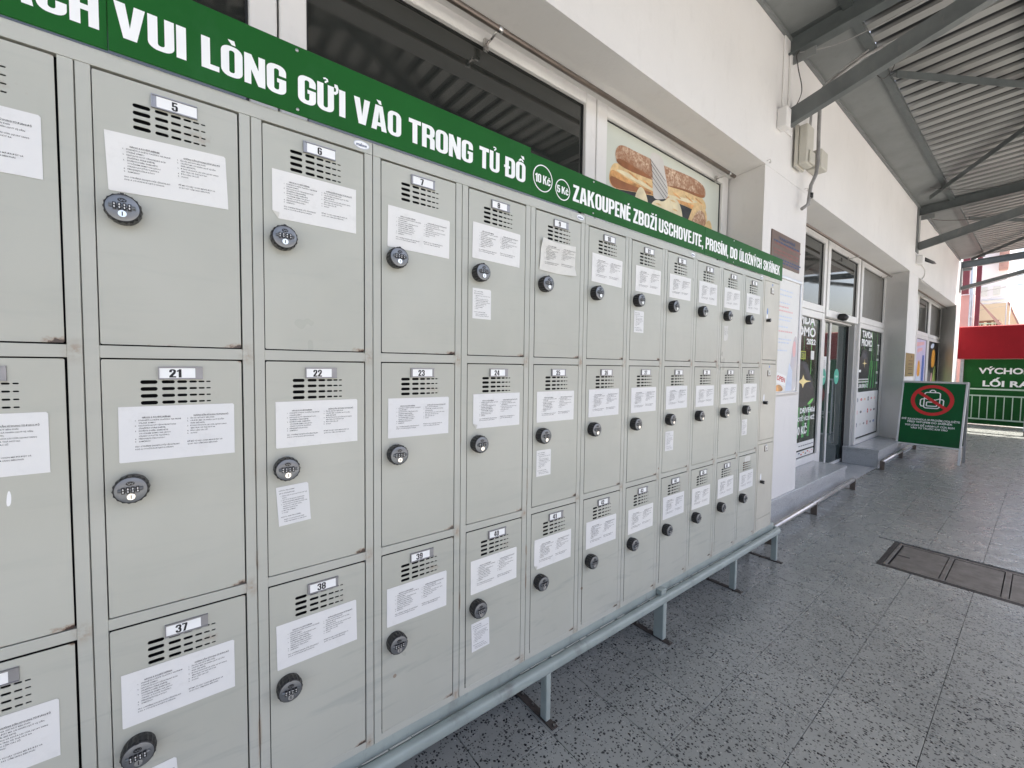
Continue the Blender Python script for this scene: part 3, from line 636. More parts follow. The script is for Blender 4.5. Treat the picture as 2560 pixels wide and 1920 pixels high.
q = MB(); q.xz(smooth([(8.22, 1.29), (8.22, 1.60), (8.32, 1.65), (8.42, 1.64), (8.44, 1.73), (8.56, 1.78), (8.74, 1.775), (8.84, 1.71), (8.88, 1.60), (8.92, 1.50), (8.93, 1.29)], 2), .5904, 'dark_person_print'); q.xz(smooth([(8.50, 1.62), (8.52, 1.70), (8.62, 1.735), (8.74, 1.72), (8.78, 1.63), (8.64, 1.59)], 2), .5903, 'grey_print')
for cx, cz, r in ((8.27, 1.55, .05), (8.646, 1.544, .085)):
    pts = []
    for k in range(16):
        a = k*math.pi/8; rr = r if k % 4 == 0 else r*.20
        pts.append((cx+rr*2.0*math.cos(a), cz+rr*math.sin(a)))
    q.xz(pts, .5900, 'gold_glint')
q.xz([(8.33, 1.40), (8.45, 1.40), (8.45, 1.44), (8.33, 1.44)], .5899, 'white_print'); q.obj('picture', p)
q = MB(); q.xz([(8.21, .36), (9.63, .36), (9.63, 1.084), (8.21, 1.084)], .5935, 'paper')
lc = ['blue_print', 'red_print', 'orange_print', 'grey_print', 'red_print', 'pale_red_print', 'pale_red_print', 'grey_print', 'pale_blue_print', 'red_print', 'red_print', 'grey_print', 'blue_print', 'old_label', 'grey_print', 'red_print', 'grey_print', 'deep_blue_print']
for k in range(18):
    cx, cz = 8.36+(k % 6)*.21, .96-(k//6)*.20
    q.xz(ell(cx, cz, .058 if k % 3 else .035, .020 if k % 3 else .04, 12 if k % 2 else 4), .5930, lc[k])
    q.xz([(cx-.03, cz-.003), (cx+.03, cz-.003), (cx+.03, cz+.003), (cx-.03, cz+.003)], .5925, 'paper')
q.obj('logo_sheet', p)
p, T = car_poster(4.78, 6.385, .55, 2.06, .5915, False)
words(p, [('TAMDA', 5.35, 6.24, 1.985, 2.10, .5905, 'white_print', .035), ('PROMO', 5.35, 6.27, 1.84, 1.955, .5905, 'white_print', .035), ('2022', 5.965, 6.285, 1.745, 1.815, .5905, 'white_print', .04), ('DRIVE40d', 5.84, 6.36, .90, .965, .5905, 'white_print', .035), ('HODNOTĚ VÍCE NEŽ', 5.50, 6.36, .805, .855, .5905, 'white_print', .035), ('0 KČ', 5.78, 6.10, .64, .74, .5905, 'white_print', .04)])
q = MB(); q.xz([(5.6, 1.56), (5.955, 1.56), (5.955, 1.66), (5.6, 1.66)], .5909, 'olive_print'); word(q, 'ET', 5.80, 5.94, 1.575, 1.645, .5905, 'dark_person_print', .03); q.obj('yellow_label', p)
q = MB(); q.xz(smooth([(5.3, .98), (5.4, 1.45), (5.75, 1.54), (6.03, 1.53), (6.10, 1.42), (6.24, 1.30), (6.33, 1.12), (6.36, .98)], 2), .5908, 'dark_person_print'); q.xz(smooth([(5.82, 1.5), (6.01, 1.51), (6.16, 1.33), (6.22, 1.2), (6.12, 1.22), (6.02, 1.4)], 2), .5907, 'grey_print')
pts = []
for k in range(16):
    a = k*math.pi/8; rr = .15 if k % 4 == 0 else .06
    pts.append((5.90+rr*1.9*math.cos(a), 1.29+rr*.55*math.sin(a)))
q.xz(pts, .5902, 'gold_glint'); q.xz([(6.13, 1.56), (6.25, 1.56), (6.25, 1.67), (6.13, 1.67)], .5903, 'paper')
q.xz(smooth([(6.05, 1.0), (6.2, 1.0), (6.33, 1.08), (6.2, 1.06)], 2), .5903, 'neon_green'); q.obj('picture', p)
q = MB(); q.xz([(4.78, .45), (6.385, .45), (6.385, .545), (4.78, .545)], .5935, 'paper'); q.xz([(4.78, .36), (6.385, .36), (6.385, .43), (4.78, .43)], .5935, 'paper')
for k in range(7): q.xz([(5.85+k*.075, .40-.02*(k % 2)), (5.90+k*.075, .40-.02*(k % 2)), (5.90+k*.075, .415-.02*(k % 2)), (5.85+k*.075, .415-.02*(k % 2))], .5928, lc[k]); q.xz([(5.85+k*.075, .49), (5.91+k*.075, .49), (5.91+k*.075, .50), (5.85+k*.075, .50)], .5928, 'grey_print')
q.obj('logo_sheet', p)
p = thing('pink_lettered_poster', (13.4, .59, .4), 'lilac window poster with pink slanted lettering and blue figures, beside the brass plaque', 'poster')
q = MB(); q.xz([(12.78, .4), (14.10, .4), (14.10, 2.16), (12.78, 2.16)], .5915, 'lilac_print')
q.xz([(13.0, .5), (13.6, .5), (13.5, 1.55), (13.2, 1.5), (13.0, 1.2)], .5908, 'pale_blue_print'); q.xz(smooth([(13.1, 1.4), (13.2, 1.68), (13.42, 1.66), (13.5, 1.45), (13.4, 1.3), (13.15, 1.3)]), .5905, 'orange_print')
q.xz([(13.55, .5), (13.95, .5), (13.95, 1.8), (13.7, 1.8)], .5907, 'deep_blue_print')
for k, w in enumerate((.9, .7)): q.add([(12.95+.1*k, .5900, 1.98-.14*k), (12.95+w, .59, 2.05-.14*k), (12.95+w, .59, 2.12-.14*k), (12.95+.1*k, .59, 2.07-.14*k)], [(0, 1, 2, 3)], 'pale_red_print')
q.obj('print', p)
p = thing('orange_lime_poster', (15.1, .59, .4), 'dark window poster with orange and lime patches, last window before the exit', 'poster')
q = MB(); q.xz([(14.32, .4), (15.97, .4), (15.97, 2.16), (14.32, 2.16)], .5915, 'dark_person_print')
q.xz(smooth([(14.95, 1.55), (15.0, 1.95), (15.5, 2.0), (15.55, 1.6), (15.2, 1.5)]), .5907, 'orange_print'); q.xz(smooth([(15.35, .5), (15.2, 1.2), (15.5, 1.6), (15.75, 1.5), (15.65, .5)]), .5904, 'lime_print'); q.xz(smooth([(14.4, .5), (14.5, 1.4), (14.85, 1.5), (14.9, .5)]), .5906, 'grey_print'); q.xz(smooth([(14.7, 2.0), (14.9, 2.12), (15.3, 2.14), (15.2, 2.0)]), .5906, 'pale_blue_print'); q.xz(smooth([(14.95, 1.0), (15.0, 1.4), (15.2, 1.35), (15.15, .9)]), .5903, 'pale_red_print')
q.obj('print', p)
# door sensor
q = MB(); q.tube([(7.05, .56, 2.165), (7.05, .50, 2.150), (7.05, .46, 2.13)], [.04, .05, .03], 'black_plastic', 12); tag(q.obj('door_sensor'), 'black motion sensor over the glass entrance door', 'sensor')
# rods over the windows
def rod(x0, x1, z, br, label):
    t = thing('rod', (x0, .45, z), label, 'rod', 'bronze rods over the windows')
    q = MB(); q.tube([(x0, .45, z), (x1, .45, z)], .014, 'dark_bronze_rod', 14); q.obj('bar', t)
    for x in br:
        q = MB(); q.tube([(x, .452, z-.002), (x, .50, z-.014), (x, .548, z-.014)], .006, 'brushed_steel', 8); q.tube([(x-.001, .45, z), (x+.022, .45, z)], .0165, 'brushed_steel', 14); q.box(x-.012, x+.012, .548, .560, z-.045, z+.012, 'brushed_steel'); q.obj('bracket', t)
rod(-3.3, 3.633, 3.04, (-1.2, 1.195, 3.53), 'long bronze rod on brackets above the bread poster and dark window')
rod(4.8, 9.372, 3.01, (7.35, 9.27), 'bronze rod on brackets above the entrance door windows')
rod(10.7, 15.66, 3.07, (12.83, 15.45), 'bronze rod on brackets above the farthest windows')
# ------------------------------------------------------------------ lockers
def door_curve():
    c = bpy.data.curves.new('dc', 'CURVE'); c.dimensions = '2D'; c.fill_mode = 'BOTH'; c.extrude = .0009; c.bevel_depth = 0
    def sp(pts):
        s = c.splines.new('POLY'); s.points.add(len(pts)-1); s.use_cyclic_u = True
        for i, (x, y) in enumerate(pts): s.points[i].co = (x, y, 0, 1)
    x0, x1, z0, z1, r = .0014, .2488, -.5602, -.0020, .003
    pts = []
    for cx, cz, a in ((x1-r, z1-r, 0), (x0+r, z1-r, 90), (x0+r, z0+r, 180), (x1-r, z0+r, 270)):
        pts += [(cx+r*math.cos(math.radians(a+t)), cz+r*math.sin(math.radians(a+t))) for t in (0, 45, 90)]
    sp(pts)
    X = [(.062, .091, .0042), (.098, .121, .0036), (.125, .143, .0031), (.147, .161, .0025), (.164, .1755, .0020), (.1785, .187, .0016)]
    for zc in (-.051, -.0662, -.0816, -.0968):
        for a, b, r in X:
            pts = [(b-r+r*math.cos(math.radians(t)), zc+r*math.sin(math.radians(t))) for t in range(-90, 91, 30)]
            pts += [(a+r+r*math.cos(math.radians(t)), zc+r*math.sin(math.radians(t))) for t in range(90, 271, 30)]
            sp(pts)
    o = bpy.data.objects.new('dc', c); COL.objects.link(o)
    me = bpy.data.meshes.new_from_object(o.evaluated_get(bpy.context.evaluated_depsgraph_get())); bpy.data.objects.remove(o)
    me.transform(FRONT); me.transform(Matrix.Translation((0, -.0001, 0)))
    me.materials.clear(); me.materials.append(MATS['locker_paint']); me.update(); return me
door_me = door_curve(); door_me.name = 'locker_door'
def make_lock():
    q = MB(); n = 72
    def lobe(r, a): return r*(1+.035*math.cos(18*a))
    rings = [(.0, .0285, 0), (-.012, .0300, 1), (-.026, .0298, 1), (-.0305, .0280, 0), (-.0315, .0266, 0)]
    v = []; f = []
    for y, r, l in rings:
        for k in range(n):
            a = 2*math.pi*k/n; rr = lobe(r, a) if l else r
            v.append((rr*math.cos(a), y, rr*math.sin(a)))
    for i in range(len(rings)-1):
        for k in range(n): f.append((i*n+k, i*n+(k+1) % n, (i+1)*n+(k+1) % n, (i+1)*n+k))
    q.add(v, f, 'black_plastic', False)
    # domed face
    v = [(0, -.0336, 0)]; f = []; m_ = 40
    for i, (r, y) in enumerate(((.009, -.0335), (.018, -.0330), (.0235, -.0322), (.0266, -.0312))):
        for k in range(m_): a = 2*math.pi*k/m_; v.append((r*math.cos(a), y, r*math.sin(a)))
    f += [(0, 1+k, 1+(k+1) % m_) for k in range(m_)]
    for i in range(3): f += [(1+i*m_+k, 1+i*m_+(k+1) % m_, 1+(i+1)*m_+(k+1) % m_, 1+(i+1)*m_+k) for k in range(m_)]
    q.add(v, f, 'silver_face', True)
    q.xz(ell(0, .0148, .0072, .0042, 20), -.0343, 'black_plastic', .002)
    stroke(q, [(-.0045, .0165), (-.0015, .0125), (.0, .016), (.0035, .0130), (.005, .0165)], .0010, 'silver_face', Matrix.Translation((0, -.0345, 0)) @ FRONT)
    q.tube([(-.0205, -.0328, .0018), (.0205, -.0328, .0018)], .0042, 'silver_face', 10)
    d = text_mesh('0', .03, 2); bb = bbox(d)
    for k in range(4):
        x = -.0118+k*.0078
        q.box(x-.0027, x+.0027, -.0385, -.034, -.0052, .0078, 'black_plastic')
        for zc in (.0042, -.0012):
            S = Matrix.Translation((x, -.0387, zc-.0018)) @ FRONT @ Matrix.Diagonal((.0042, .0050, 1, 1)) @ Matrix.Translation((-(bb[0]+bb[1])/2, 0, 0))
            q.join(d, 'white_print', S)
    cyl = ell(0, -.0132, .0068, .0068, 20); q.xz(cyl, -.0365, 'chrome', .004); q.xz([(-.0009, -.0175), (.0009, -.0175), (.0009, -.009), (-.0009, -.009)], -.0367, 'black_print')
    q.box(-.003, .003, -.0325, -.028, .0265, .0300, 'black_plastic')
    return q.mesh('combination_lock')
lock_me = make_lock()
def make_plate(num, lab_shift):
    q = MB()
    q.box(0, .080, -.0035, .0005, -.0285, 0, 'plate_metal')
    a, b = (.006, .073) if lab_shift == 0 else ((.002, .066) if lab_shift < 0 else (.009, .079))
    q.xz([(a, -.0255), (b, -.0255), (b, -.003), (a, -.003)], -.0038, 'white_print')
    q.box(0, .080, -.0060, -.0036, -.0022, 0, 'plate_metal'); q.box(0, .080, -.0060, -.0036, -.0285, -.0263, 'plate_metal'); q.box(0, .0022, -.0060, -.0036, -.0262, -.0023, 'plate_metal')
    w = .0108*len(num); c = (a+b)/2-.002
    heavy_word(q, num, c-w/2-.002, c+w/2-.002, -.0242, -.0055, -.0042, 'black_print', .06)
    return q.mesh('number_plate')
L_CZ = [('NÁVOD K POUŽITÍ SKŘÍNEK', 1, 1, 1), ('1.   STISKNĚTE A DRŽTE TLAČÍTKO NA PRAVÉ', 2.1, 0, 0), ('      STRANĚ ZÁMKU', 3.1, 0, 0), ('2.   NASTAVTE NOVÝ UŽIVATELSKÝ KÓD', 4.1, 0, 0), ('      (TLAČÍTKO STÁLE DRŽTE)', 5.1, 0, 1), ('3.   ZAVŘETE DVEŘE, ZAMKNĚTE', 6.1, 0, 0), ('      OTOČENÍM ZÁMKU NA LEVOU', 7.1, 0, 0), ('      STRANU A PUSŤTE TLAČÍTKO.', 8.1, 0, 0), ('4.   PŘEHÁZEJTE ČÍSLA KÓDU', 9.1, 0, 0), ('5.   ZAMČENO!', 10.1, 0, 0), ('PRO OTEVŘENÍ ZADEJTE SVŮJ UŽIVATELSKÝ', 12, 0, 0), ('KÓD A OTOČTE RUKOJETÍ DOPRAVA', 13, 0, 0)]
L_VN = [('HƯỚNG DẪN SỬ DỤNG TỦ ĐỰNG ĐỒ', 1, 1, 1), ('1.   ẤN VÀ GIỮ NÚT BÊN PHẢI', 2.1, 0, 0), ('2.   CÀI ĐẶT MÃ CÁ NHÂN (QUÝ VỊ VẪN', 3.1, 0, 0), ('      PHẢI GIỮ NÚT)', 4.1, 0, 1), ('3.   ĐÓNG VÀ KHÓA LẠI CỬA (QUAY SANG', 5.1, 0, 0), ('      BÊN TRÁI, VÀ THẢ NÚT RA', 6.1, 0, 0), ('4.   ĐẢO LỘN CÁC SỐ', 7.1, 0, 0), ('5.   XONG!', 8.1, 0, 0), ('ĐỂ MỞ TỦ HÃY CHỌN MÃ ĐÃ ĐẶT VÀ', 11.4, 0, 0), ('QUAY TAY CẦM SANG BÊN PHẢI', 12.4, 0, 0)]
L_EN = [('HOW TO USE LOCKERS', 1, 0, 1), ('SET UP THE PASSWORD:', 2.3, 0, 1), ('   1.  PRESS AND HOLD A BUTTON ON THE', 3.6, 0, 0), ('       RIGHT.', 4.6, 0, 0), ('   2.  SET UP YOUR 4-DIGIT PASSWORD.', 5.6, 0, 0), ('       (WHILE HOLDING THE BUTTON)', 6.6, 0, 1), ('   3.  CLOSE THE DOOR AND ROTATE THE', 7.6, 0, 0), ('       HANDLE TO THE LEFT UNTIL', 8.6, 0, 0), ('       RELEASE THE BUTTON', 9.6, 0, 0), ('   4.  MIX THE NUMBERS', 10.6, 0, 0), ('   5.  DONE!', 11.6, 0, 0), ('HOW TO OPEN THE LOCKERS:', 13.6, 0, 1), ('       INSERT YOUR PASSWORD AND', 14.9, 0, 0), ('       TURN THE HANDLE TO THE RIGHT', 15.9, 0, 0)]
def lines(q, L, x, z, w, lh, y, size):
    for t, row, und, bold in L:
        me = text_mesh(t.lstrip(), .022 if bold else .010, 1); b = bbox(me)
        ind = (len(t)-len(t.lstrip()))*size*.28
        if und: ind += .012
        S = Matrix.Translation((x+ind, y, z-row*lh)) @ FRONT @ Matrix.Diagonal((size, size, 1, 1))
        q.join(me, 'black_print', S)
        if und: q.xz([(x+ind, z-row*lh-size*.22), (x+ind+b[1]*size, z-row*lh-size*.22), (x+ind+b[1]*size, z-row*lh-size*.14), (x+ind, z-row*lh-size*.14)], y, 'grey_print')
def make_sheet(kind):
    q = MB(); w, h = .207, .1215
    if kind == 'plain': q.xz([(0, -h+.002), (.002, -h), (w, -h), (w, -.0035), (w-.003, 0), (0, 0)], -.0014, 'paper', .0004)
    elif kind == 'cut':
        q.xz([(0, -h+.018), (.013, -h), (w, -h), (w, 0), (0, 0)], -.0014, 'paper', .0004)
        q.add([(0, -.0016, -h+.018), (.013, -.0016, -h), (.015, -.006, -h+.014)], [(0, 1, 2)], 'paper_old')
    else:   # wrinkled, lifting at the corners
        nx, nz = 16, 10; v = []
        for j in range(nz+1):
            for i in range(nx+1):
                u, t = i/nx, j/nz; lift = .012*max(0, 1-3.2*math.hypot(u-1, t-1))+.010*max(0, 1-3.5*math.hypot(u, t))+.0022*math.sin(7*u+3*t)*math.sin(5*t+1)
                v.append((w*(u*.94+.02*(1-t)+.03*(1-t)*(1-u)), -.0028-abs(lift), -h*(t*1.0)-.004*math.sin(3*u)))
        q.add(v, [(j*(nx+1)+i, (j+1)*(nx+1)+i, (j+1)*(nx+1)+i+1, j*(nx+1)+i+1) for j in range(nz) for i in range(nx)], 'paper_old', True)
    y = -.0018 if kind != 'crumpled' else -.0056
    s = .0038
    lines(q, L_CZ, .026, -.020, .07, .0058, y, s); lines(q, L_VN, .116, -.020, .07, .0058, y, s)
    return q.mesh('instruction_sheet')
SHEET = {k: make_sheet(k) for k in ('plain', 'cut', 'crumpled')}
def make_note():
    q = MB(); w, h = .077, .104
    q.xz([(0, -h), (w, -h), (w, -.004), (w-.004, 0), (0, 0)], -.0014, 'paper', .0004)
    lines(q, L_EN, .006, -.006, .07, .0056, -.0018, .0034)
    return q.mesh('english_note')
NOTE = make_note()
def torn():
    q = MB(); q.xz([(0, -.09), (.02, -.094), (.05, -.085), (.056, -.06), (.05, -.02), (.054, 0), (.0, -.003), (.004, -.04)], -.0012, 'old_label', .0003)
    lines(q, L_EN[2:9], .002, .0, .07, .0060, -.0015, .0028); return q.mesh('torn_note')
TORN = torn()
ZT = (2.0395, 1.4492, .8598)
XU = [-.467+.9*k for k in range(4)]
shift = {5: (.017, -.118, -.035), 6: (.0205, -.107, 0), 7: (.0205, -.1245, .02), 8: (.0175, -.108, .02), 9: (.018, -.103, 0), 10: (.022, -.107, .025), 11: (.030, -.112, 0), 12: (.020, -.110, 0), 21: (.0255, -.104, .005), 22: (.0215, -.106, 0), 23: (.0205, -.109, .008), 24: (.024, -.106, 0), 37: (.017, -.106, .0), 38: (.016, -.110, -.015), 4: (.022, -.124, 0), 43: (.020, -.1125, 0), 45: (.014, -.112, .02), 47: (.012, -.110, -.01)}
notes = {8: (.018, -.331, 0), 11: (.026, -.326, 0), 22: (.020, -.330, .06), 25: (.020, -.339, 0), 28: (.022, -.344, 0), 31: (.019, -.345, 0), 40: (.0225, -.338, .03), 37: (.030, -.345, .05)}
cablab = ['grey steel locker cabinet nearest the camera, holding doors five and six', 'grey steel locker cabinet with a crumpled instruction sheet on its top right door', 'grey steel locker cabinet below the white words ZAKOUPENÉ ZBOŽÍ', 'grey steel locker cabinet with rusty vents, next to the narrow beige one']
for u in range(4):
    X0 = XU[u]
    cab = thing('locker_cabinet', (X0, 0, 0), cablab[u], 'locker cabinet', 'grey numbered locker cabinets in a row')
    b = MB(); X1 = X0+.9; zb, zt = .275, 2.078
    b.box(X0+.001, X0+.003, .003, .235, zb, zt, 'locker_frame_paint'); b.box(X1-.003, X1-.001, .003, .235, zb, zt, 'locker_frame_paint')
    b.box(X0+.003, X1-.003, .225, .234, zb, zt, 'gap_dark'); b.box(X0+.003, X1-.003, .018, .2249, zb, zb+.003, 'gap_dark')
    b.box(X0+.003, X1-.003, .0, .2249, zt-.003, zt, 'locker_frame_paint'); b.box(X0+.0035, X1-.0035, .060, .066, zb+.004, zt-.004, 'gap_dark')
    b.obj('casing', cab)
    fr = MB(); fr.v = []
    def B2(x0, x1, z0, z1, y=.0): fr.box(x0-X0, x1-X0, y, .016, z0, z1, 'locker_frame_paint')
    for c in range(3):
        xa = X0+.3*c; B2(xa+.001 if c == 0 else xa+.0012, xa+.0235, zb+.001, ZT[0]+.004); B2(xa+.2765, xa+.2988, zb+.001, ZT[0]+.004)
        fr.box(xa+.0236-X0, xa+.2764-X0, .0006, .016, 1.4505, 1.4765, 'locker_frame_paint'); fr.box(xa+.0236-X0, xa+.2764-X0, .0006, .016, .8610, .8855, 'locker_frame_paint'); fr.box(xa+.0236-X0, xa+.2764-X0, .0006, .016, zb+.001, .2975, 'locker_frame_paint')
        if c: fr.box(xa-.0010-X0, xa+.0010-X0, .0035, .016, zb+.001, ZT[0]+.004, 'gap_dark')
    fr.box(.001, .899, -.0008, .016, ZT[0]+.0045, zt, 'locker_frame_paint')
    fo = put('frame', fr.mesh('frame', .0006), cab, loc=(0, 0, 0))
    bd = MB(); bd.xz(ell(.868, 2.062, .0215, .0105, 24), -.0022, 'aluminium', .0012); bd.xz(ell(.868, 2.062, .0195, .0090, 24), -.0024, 'white_print'); word(bd, 'malow', .853, .883, 2.057, 2.066, -.0027, 'blue_print', .03)
    put('maker_badge', bd.mesh('maker_badge'), cab, loc=(0, 0, 0))
    for row in range(3):
        for c in range(3):
            num = (4+3*u+c)+16*row
            xd, zd = .024+.3*c, ZT[row]
            d = put('locker_door', door_me, cab, loc=(xd, 0, zd))
            tilt = random.uniform(-.0016, .0016); d.rotation_euler = (0, tilt, random.uniform(-.003, .001))
            if num == 47: d['label'] = 'locker door without a number plate, rust round its vents'
            if num != 47:
                sh = {5: 1, 6: 1, 9: -1, 21: -1, 37: -1, 20: -1}.get(num, random.choice((0, 0, 0, -1)))
                pl = put('number_plate', make_plate(str(num), sh), d, loc=(.0925, -.0012, -.0170 if num not in (37, 38) else -.0205)); pl['label'] = 'number plate reading %d' % num
            else:
                q = MB(); q.xz([(.09, -.046), (.168, -.044), (.172, -.012), (.10, -.008), (.086, -.02)], -.0012, 'old_label', .0003); q.obj('glue_patch', d, loc=(0, 0, 0))
                q = MB(); q.xz([(.10, -.105), (.19, -.104), (.196, -.045), (.10, -.043)], .012, 'rust'); q.obj('rusty_lining', d, loc=(0, 0, 0))
            lo = put('combination_lock', lock_me, d, loc=(.0435+random.uniform(-.001, .001), -.001, -.2795), rot=(0, random.choice((0, 0, .03, -.04)), 0))
            sx, sz, ro = shift.get(num, (.018+random.uniform(-.002, .002), -.107+random.uniform(-.002, .002), random.uniform(-.006, .006)))
            kd = 'crumpled' if num == 9 else ('cut' if num in (6, 41, 24) else 'plain')
            sh = put('instruction_sheet', SHEET[kd], d, loc=(sx, -.0012, sz), rot=(0, ro, 0))
            if num == 9: sh['label'] = 'crumpled instruction sheet lifting at its corners'
            if num in notes: a, b_, c_ = notes[num]; put('english_note', NOTE, d, loc=(a, -.0012, b_), rot=(0, -c_, 0))
            if num == 14: put('torn_note', TORN, d, loc=(.026, -.0012, -.336))
            if num == 20: q = MB(); q.xz(smooth([(.164, -.288), (.170, -.287), (.1715, -.268), (.169, -.256), (.166, -.262)]), -.0012, 'white_print', .0002); q.obj('paint_mark', d, loc=(0, 0, 0))
# narrow older cabinet
oc = thing('old_locker_cabinet', (3.135, 0, 0), 'narrow beige old locker cabinet with three doors and small black locks', 'locker cabinet')
b = MB(); b.box(3.136, 3.139, .003, .236, .278, 2.082, 'old_locker_paint'); b.box(3.422, 3.425, .003, .236, .278, 2.082, 'old_locker_paint'); b.box(3.139, 3.422, .05, .236, .279, 2.081, 'gap_dark'); b.obj('casing', oc)
b = MB(); Pm = 'old_locker_paint'
b.box(3.136, 3.156, 0, .018, .278, 2.082, Pm); b.box(3.402, 3.425, 0, .018, .278, 2.082, Pm); b.box(3.1565, 3.4015, .0005, .018, 2.056, 2.082, Pm)
for a, c in ((1.478, 1.503), (.907, .934), (.278, .2905)): b.box(3.1565, 3.4015, .0005, .018, a, c, Pm)
b.obj('frame', oc, .0015)
for k, (z0, z1, zp, zl) in enumerate(((1.506, 2.053, 1.990, 1.780), (.937, 1.475, 1.409, 1.203), (.371, .904, .868, .637))):
    q = MB(); q.box(0, .240, -.001, .015, z0-z1, 0, Pm); d = q.obj('locker_door', oc, .0012, loc=(3.159-3.135, 0, z1))
    q = MB(); q.box(.098, .150, -.004, -.001, zp-z1-.02, zp-z1+.022, 'dark_bronze_rod'); q.box(.103, .145, -.0052, -.0041, zp-z1-.014, zp-z1+.022, 'paper_old')
    q.xz([(.12, zp-z1-.006), (.128, zp-z1-.006), (.128, zp-z1+.008), (.12, zp-z1+.008)], -.0055, 'grey_print'); q.obj('number_plate', d, loc=(0, 0, 0))
    q = MB(); q.tube([(.052, .0, zl-z1), (.052, -.026, zl-z1)], [.011, .0125], 'black_plastic', 16); q.tube([(.052, -.0262, zl-z1), (.052, -.0275, zl-z1)], .006, 'chrome', 12); q.obj('lock', d, loc=(0, 0, 0))
    q = MB(); q.xz(smooth([(.036, zl-z1+.012), (.066, zl-z1+.012), (.062, zl-z1+.05), (.056, zl-z1+.062), (.044, zl-z1+.05)]), -.0013, 'glue_white')
    if k == 0: q.xz(smooth([(.045, zl-z1+.045), (.066, zl-z1+.04), (.064, zl-z1+.09), (.05, zl-z1+.085)]), -.0015, 'blue_stain')
    q.xz(ell(.128, -.018, .008, .010, 8), -.0015, 'blue_stain'); q.obj('paint_smear', d, loc=(0, 0, 0))
q = MB(); q.box(3.159, 3.399, -.001, .012, .2925, .368, Pm); q.obj('kick_panel', oc, .0012)
# ------------------------------------------------------------------ stand
st = thing('locker_stand', (1.5, 0, 0), 'pale teal steel stand with a rounded front rail carrying the grey lockers', 'stand')
q = MB()
pr = []
for k in range(24):
    a = 2*math.pi*k/24; cx, cz = math.cos(a), math.sin(a)
    pr.append((-.042+.0185*math.copysign(abs(cx)**.6, cx), .2235+.0205*math.copysign(abs(cz)**.6, cz)))
xs = [-2.2+.1*i for i in range(56)]+[3.42]
path = [(x, 0, 0) for x in xs]
v = []; f = []
def ringat(px, rot):   # end bend turns the section round towards the wall
    out = []
    for y, z in pr:
        r = .021-(y+.063) if False else (y+.042)
        out.append((px[0]-math.sin(rot)*(-1)*0+(-r)*math.sin(rot)*-1*0, 0, z))
    return out
cen = [(x, -.028, 0) for x in (-2.2, 3.485)]+[(3.485+.030*math.sin(t), -.028+.030*(1-math.cos(t)), 0) for t in [math.radians(a) for a in (18, 36, 54, 72, 90)]]+[(3.515, .03, 0)]
for i, c in enumerate(cen):
    a, b = Vector(cen[max(i-1, 0)]), Vector(cen[min(i+1, len(cen)-1)]); t = (b-a).normalized(); nrm = Vector((-t.y, t.x, 0))
    for y, z in pr: v.append(Vector(c)+nrm*(y+.042)+Vector((0, 0, z)))
n = len(pr)
for i in range(len(cen)-1):
    for k in range(n): f.append((i*n+k, i*n+(k+1) % n, (i+1)*n+(k+1) % n, (i+1)*n+k))
f.append(tuple(range(n))[::-1]); f.append(tuple(range((len(cen)-1)*n, len(cen)*n)))
q.add(v, f, 'teal_paint', True); q.obj('front_rail', st)
q = MB(); q.box(-2.2, 3.50, .004, .034, .216, .2735, 'teal_paint'); q.box(-2.2, 3.49, -.007, .0035, .204, .208, 'teal_paint'); q.obj('back_rail', st, .003)
for x in (-.53, .30, 1.130, 1.965, 2.785, 3.455):
    q = MB(); w = .026 if x != 1.965 else .032
    q.box(x-w/2, x+w/2, -.040, .018 if x == 1.965 else -.003, .006, .204, 'teal_paint'); 
    q.obj('leg', st, .003)
    q = MB(); q.box(x-w/2, x+w/2, .150, .185, .006, .272, 'beam_paint'); q.obj('leg', st, .003)
    q = MB(); q.box(x-.016, x+.016, -.080, .20, .0005, .0055, 'dark_foot')
    for y in (-.07, .06, .13): q.tube([(x+.004, y, .0056), (x+.004, y, .010)], .006, 'brushed_steel', 8)
    q.obj('foot_plate', st, .001)
    q = MB(); q.box(x-.022, x+.022, -.030, .0035, .2445 if x == 1.965 else .209, .272 if x == 1.965 else .235, 'teal_paint'); q.obj('cross_piece', st, .002)
q = MB(); x = .35
while x < 3.1:
    w = random.uniform(.02, .11); dz = random.uniform(0, .003)
    if random.random() < .86: q.add([(x, -.0160+random.uniform(-.002, .002), .2462-dz*.1), (x+w, -.0160+random.uniform(-.002, .002), .2462), (x+w, -.0085, .2440), (x, -.0085, .2440)], [(0, 1, 2, 3)], 'old_label')
    x += w+random.uniform(0, .02) if random.random() > .08 else w+.15
q.obj('peeling_tape', st)
# ------------------------------------------------------------------ green sign boards on the lockers
def board(x0, x1, z0, z1, y, label, words, circ=()):
    t = thing('sign_board', (x0, y, z0), label, 'sign', 'green boards along the locker tops')
    q = MB(); q.box(x0, x1, y, y+.004, z0, z1, 'green_board'); q.obj('board', t, .001)
    for w, a, b, za, zb in words:
        q = MB(); heavy_word(q, w, a, b, za, zb, y-.0006, 'white_print'); q.obj('lettering', t)
    for c, z, r in circ: q = MB(); ring(q, c, z, r-.004, r, 0, 'white_print', Matrix.Translation((0, y-.0006, 0)) @ FRONT); q.obj('printed_ring', t)
    for x in ([x0+.35] if x1-x0 > .6 else []):
        for z in (z0+.012, z1-.012): q = MB(); q.tube([(x, y-.0025, z), (x, y, z)], .004, 'aluminium', 10); q.obj('screw', t)
    return t
zc0, zc1 = 2.1135, 2.183
board(-1.60, -.1155, 2.080, 2.2500, -.008, 'green board at the left edge with the cut off word ending in ÁCH', [('KHÁCH', -.356, -.1275, zc0, zc1)])
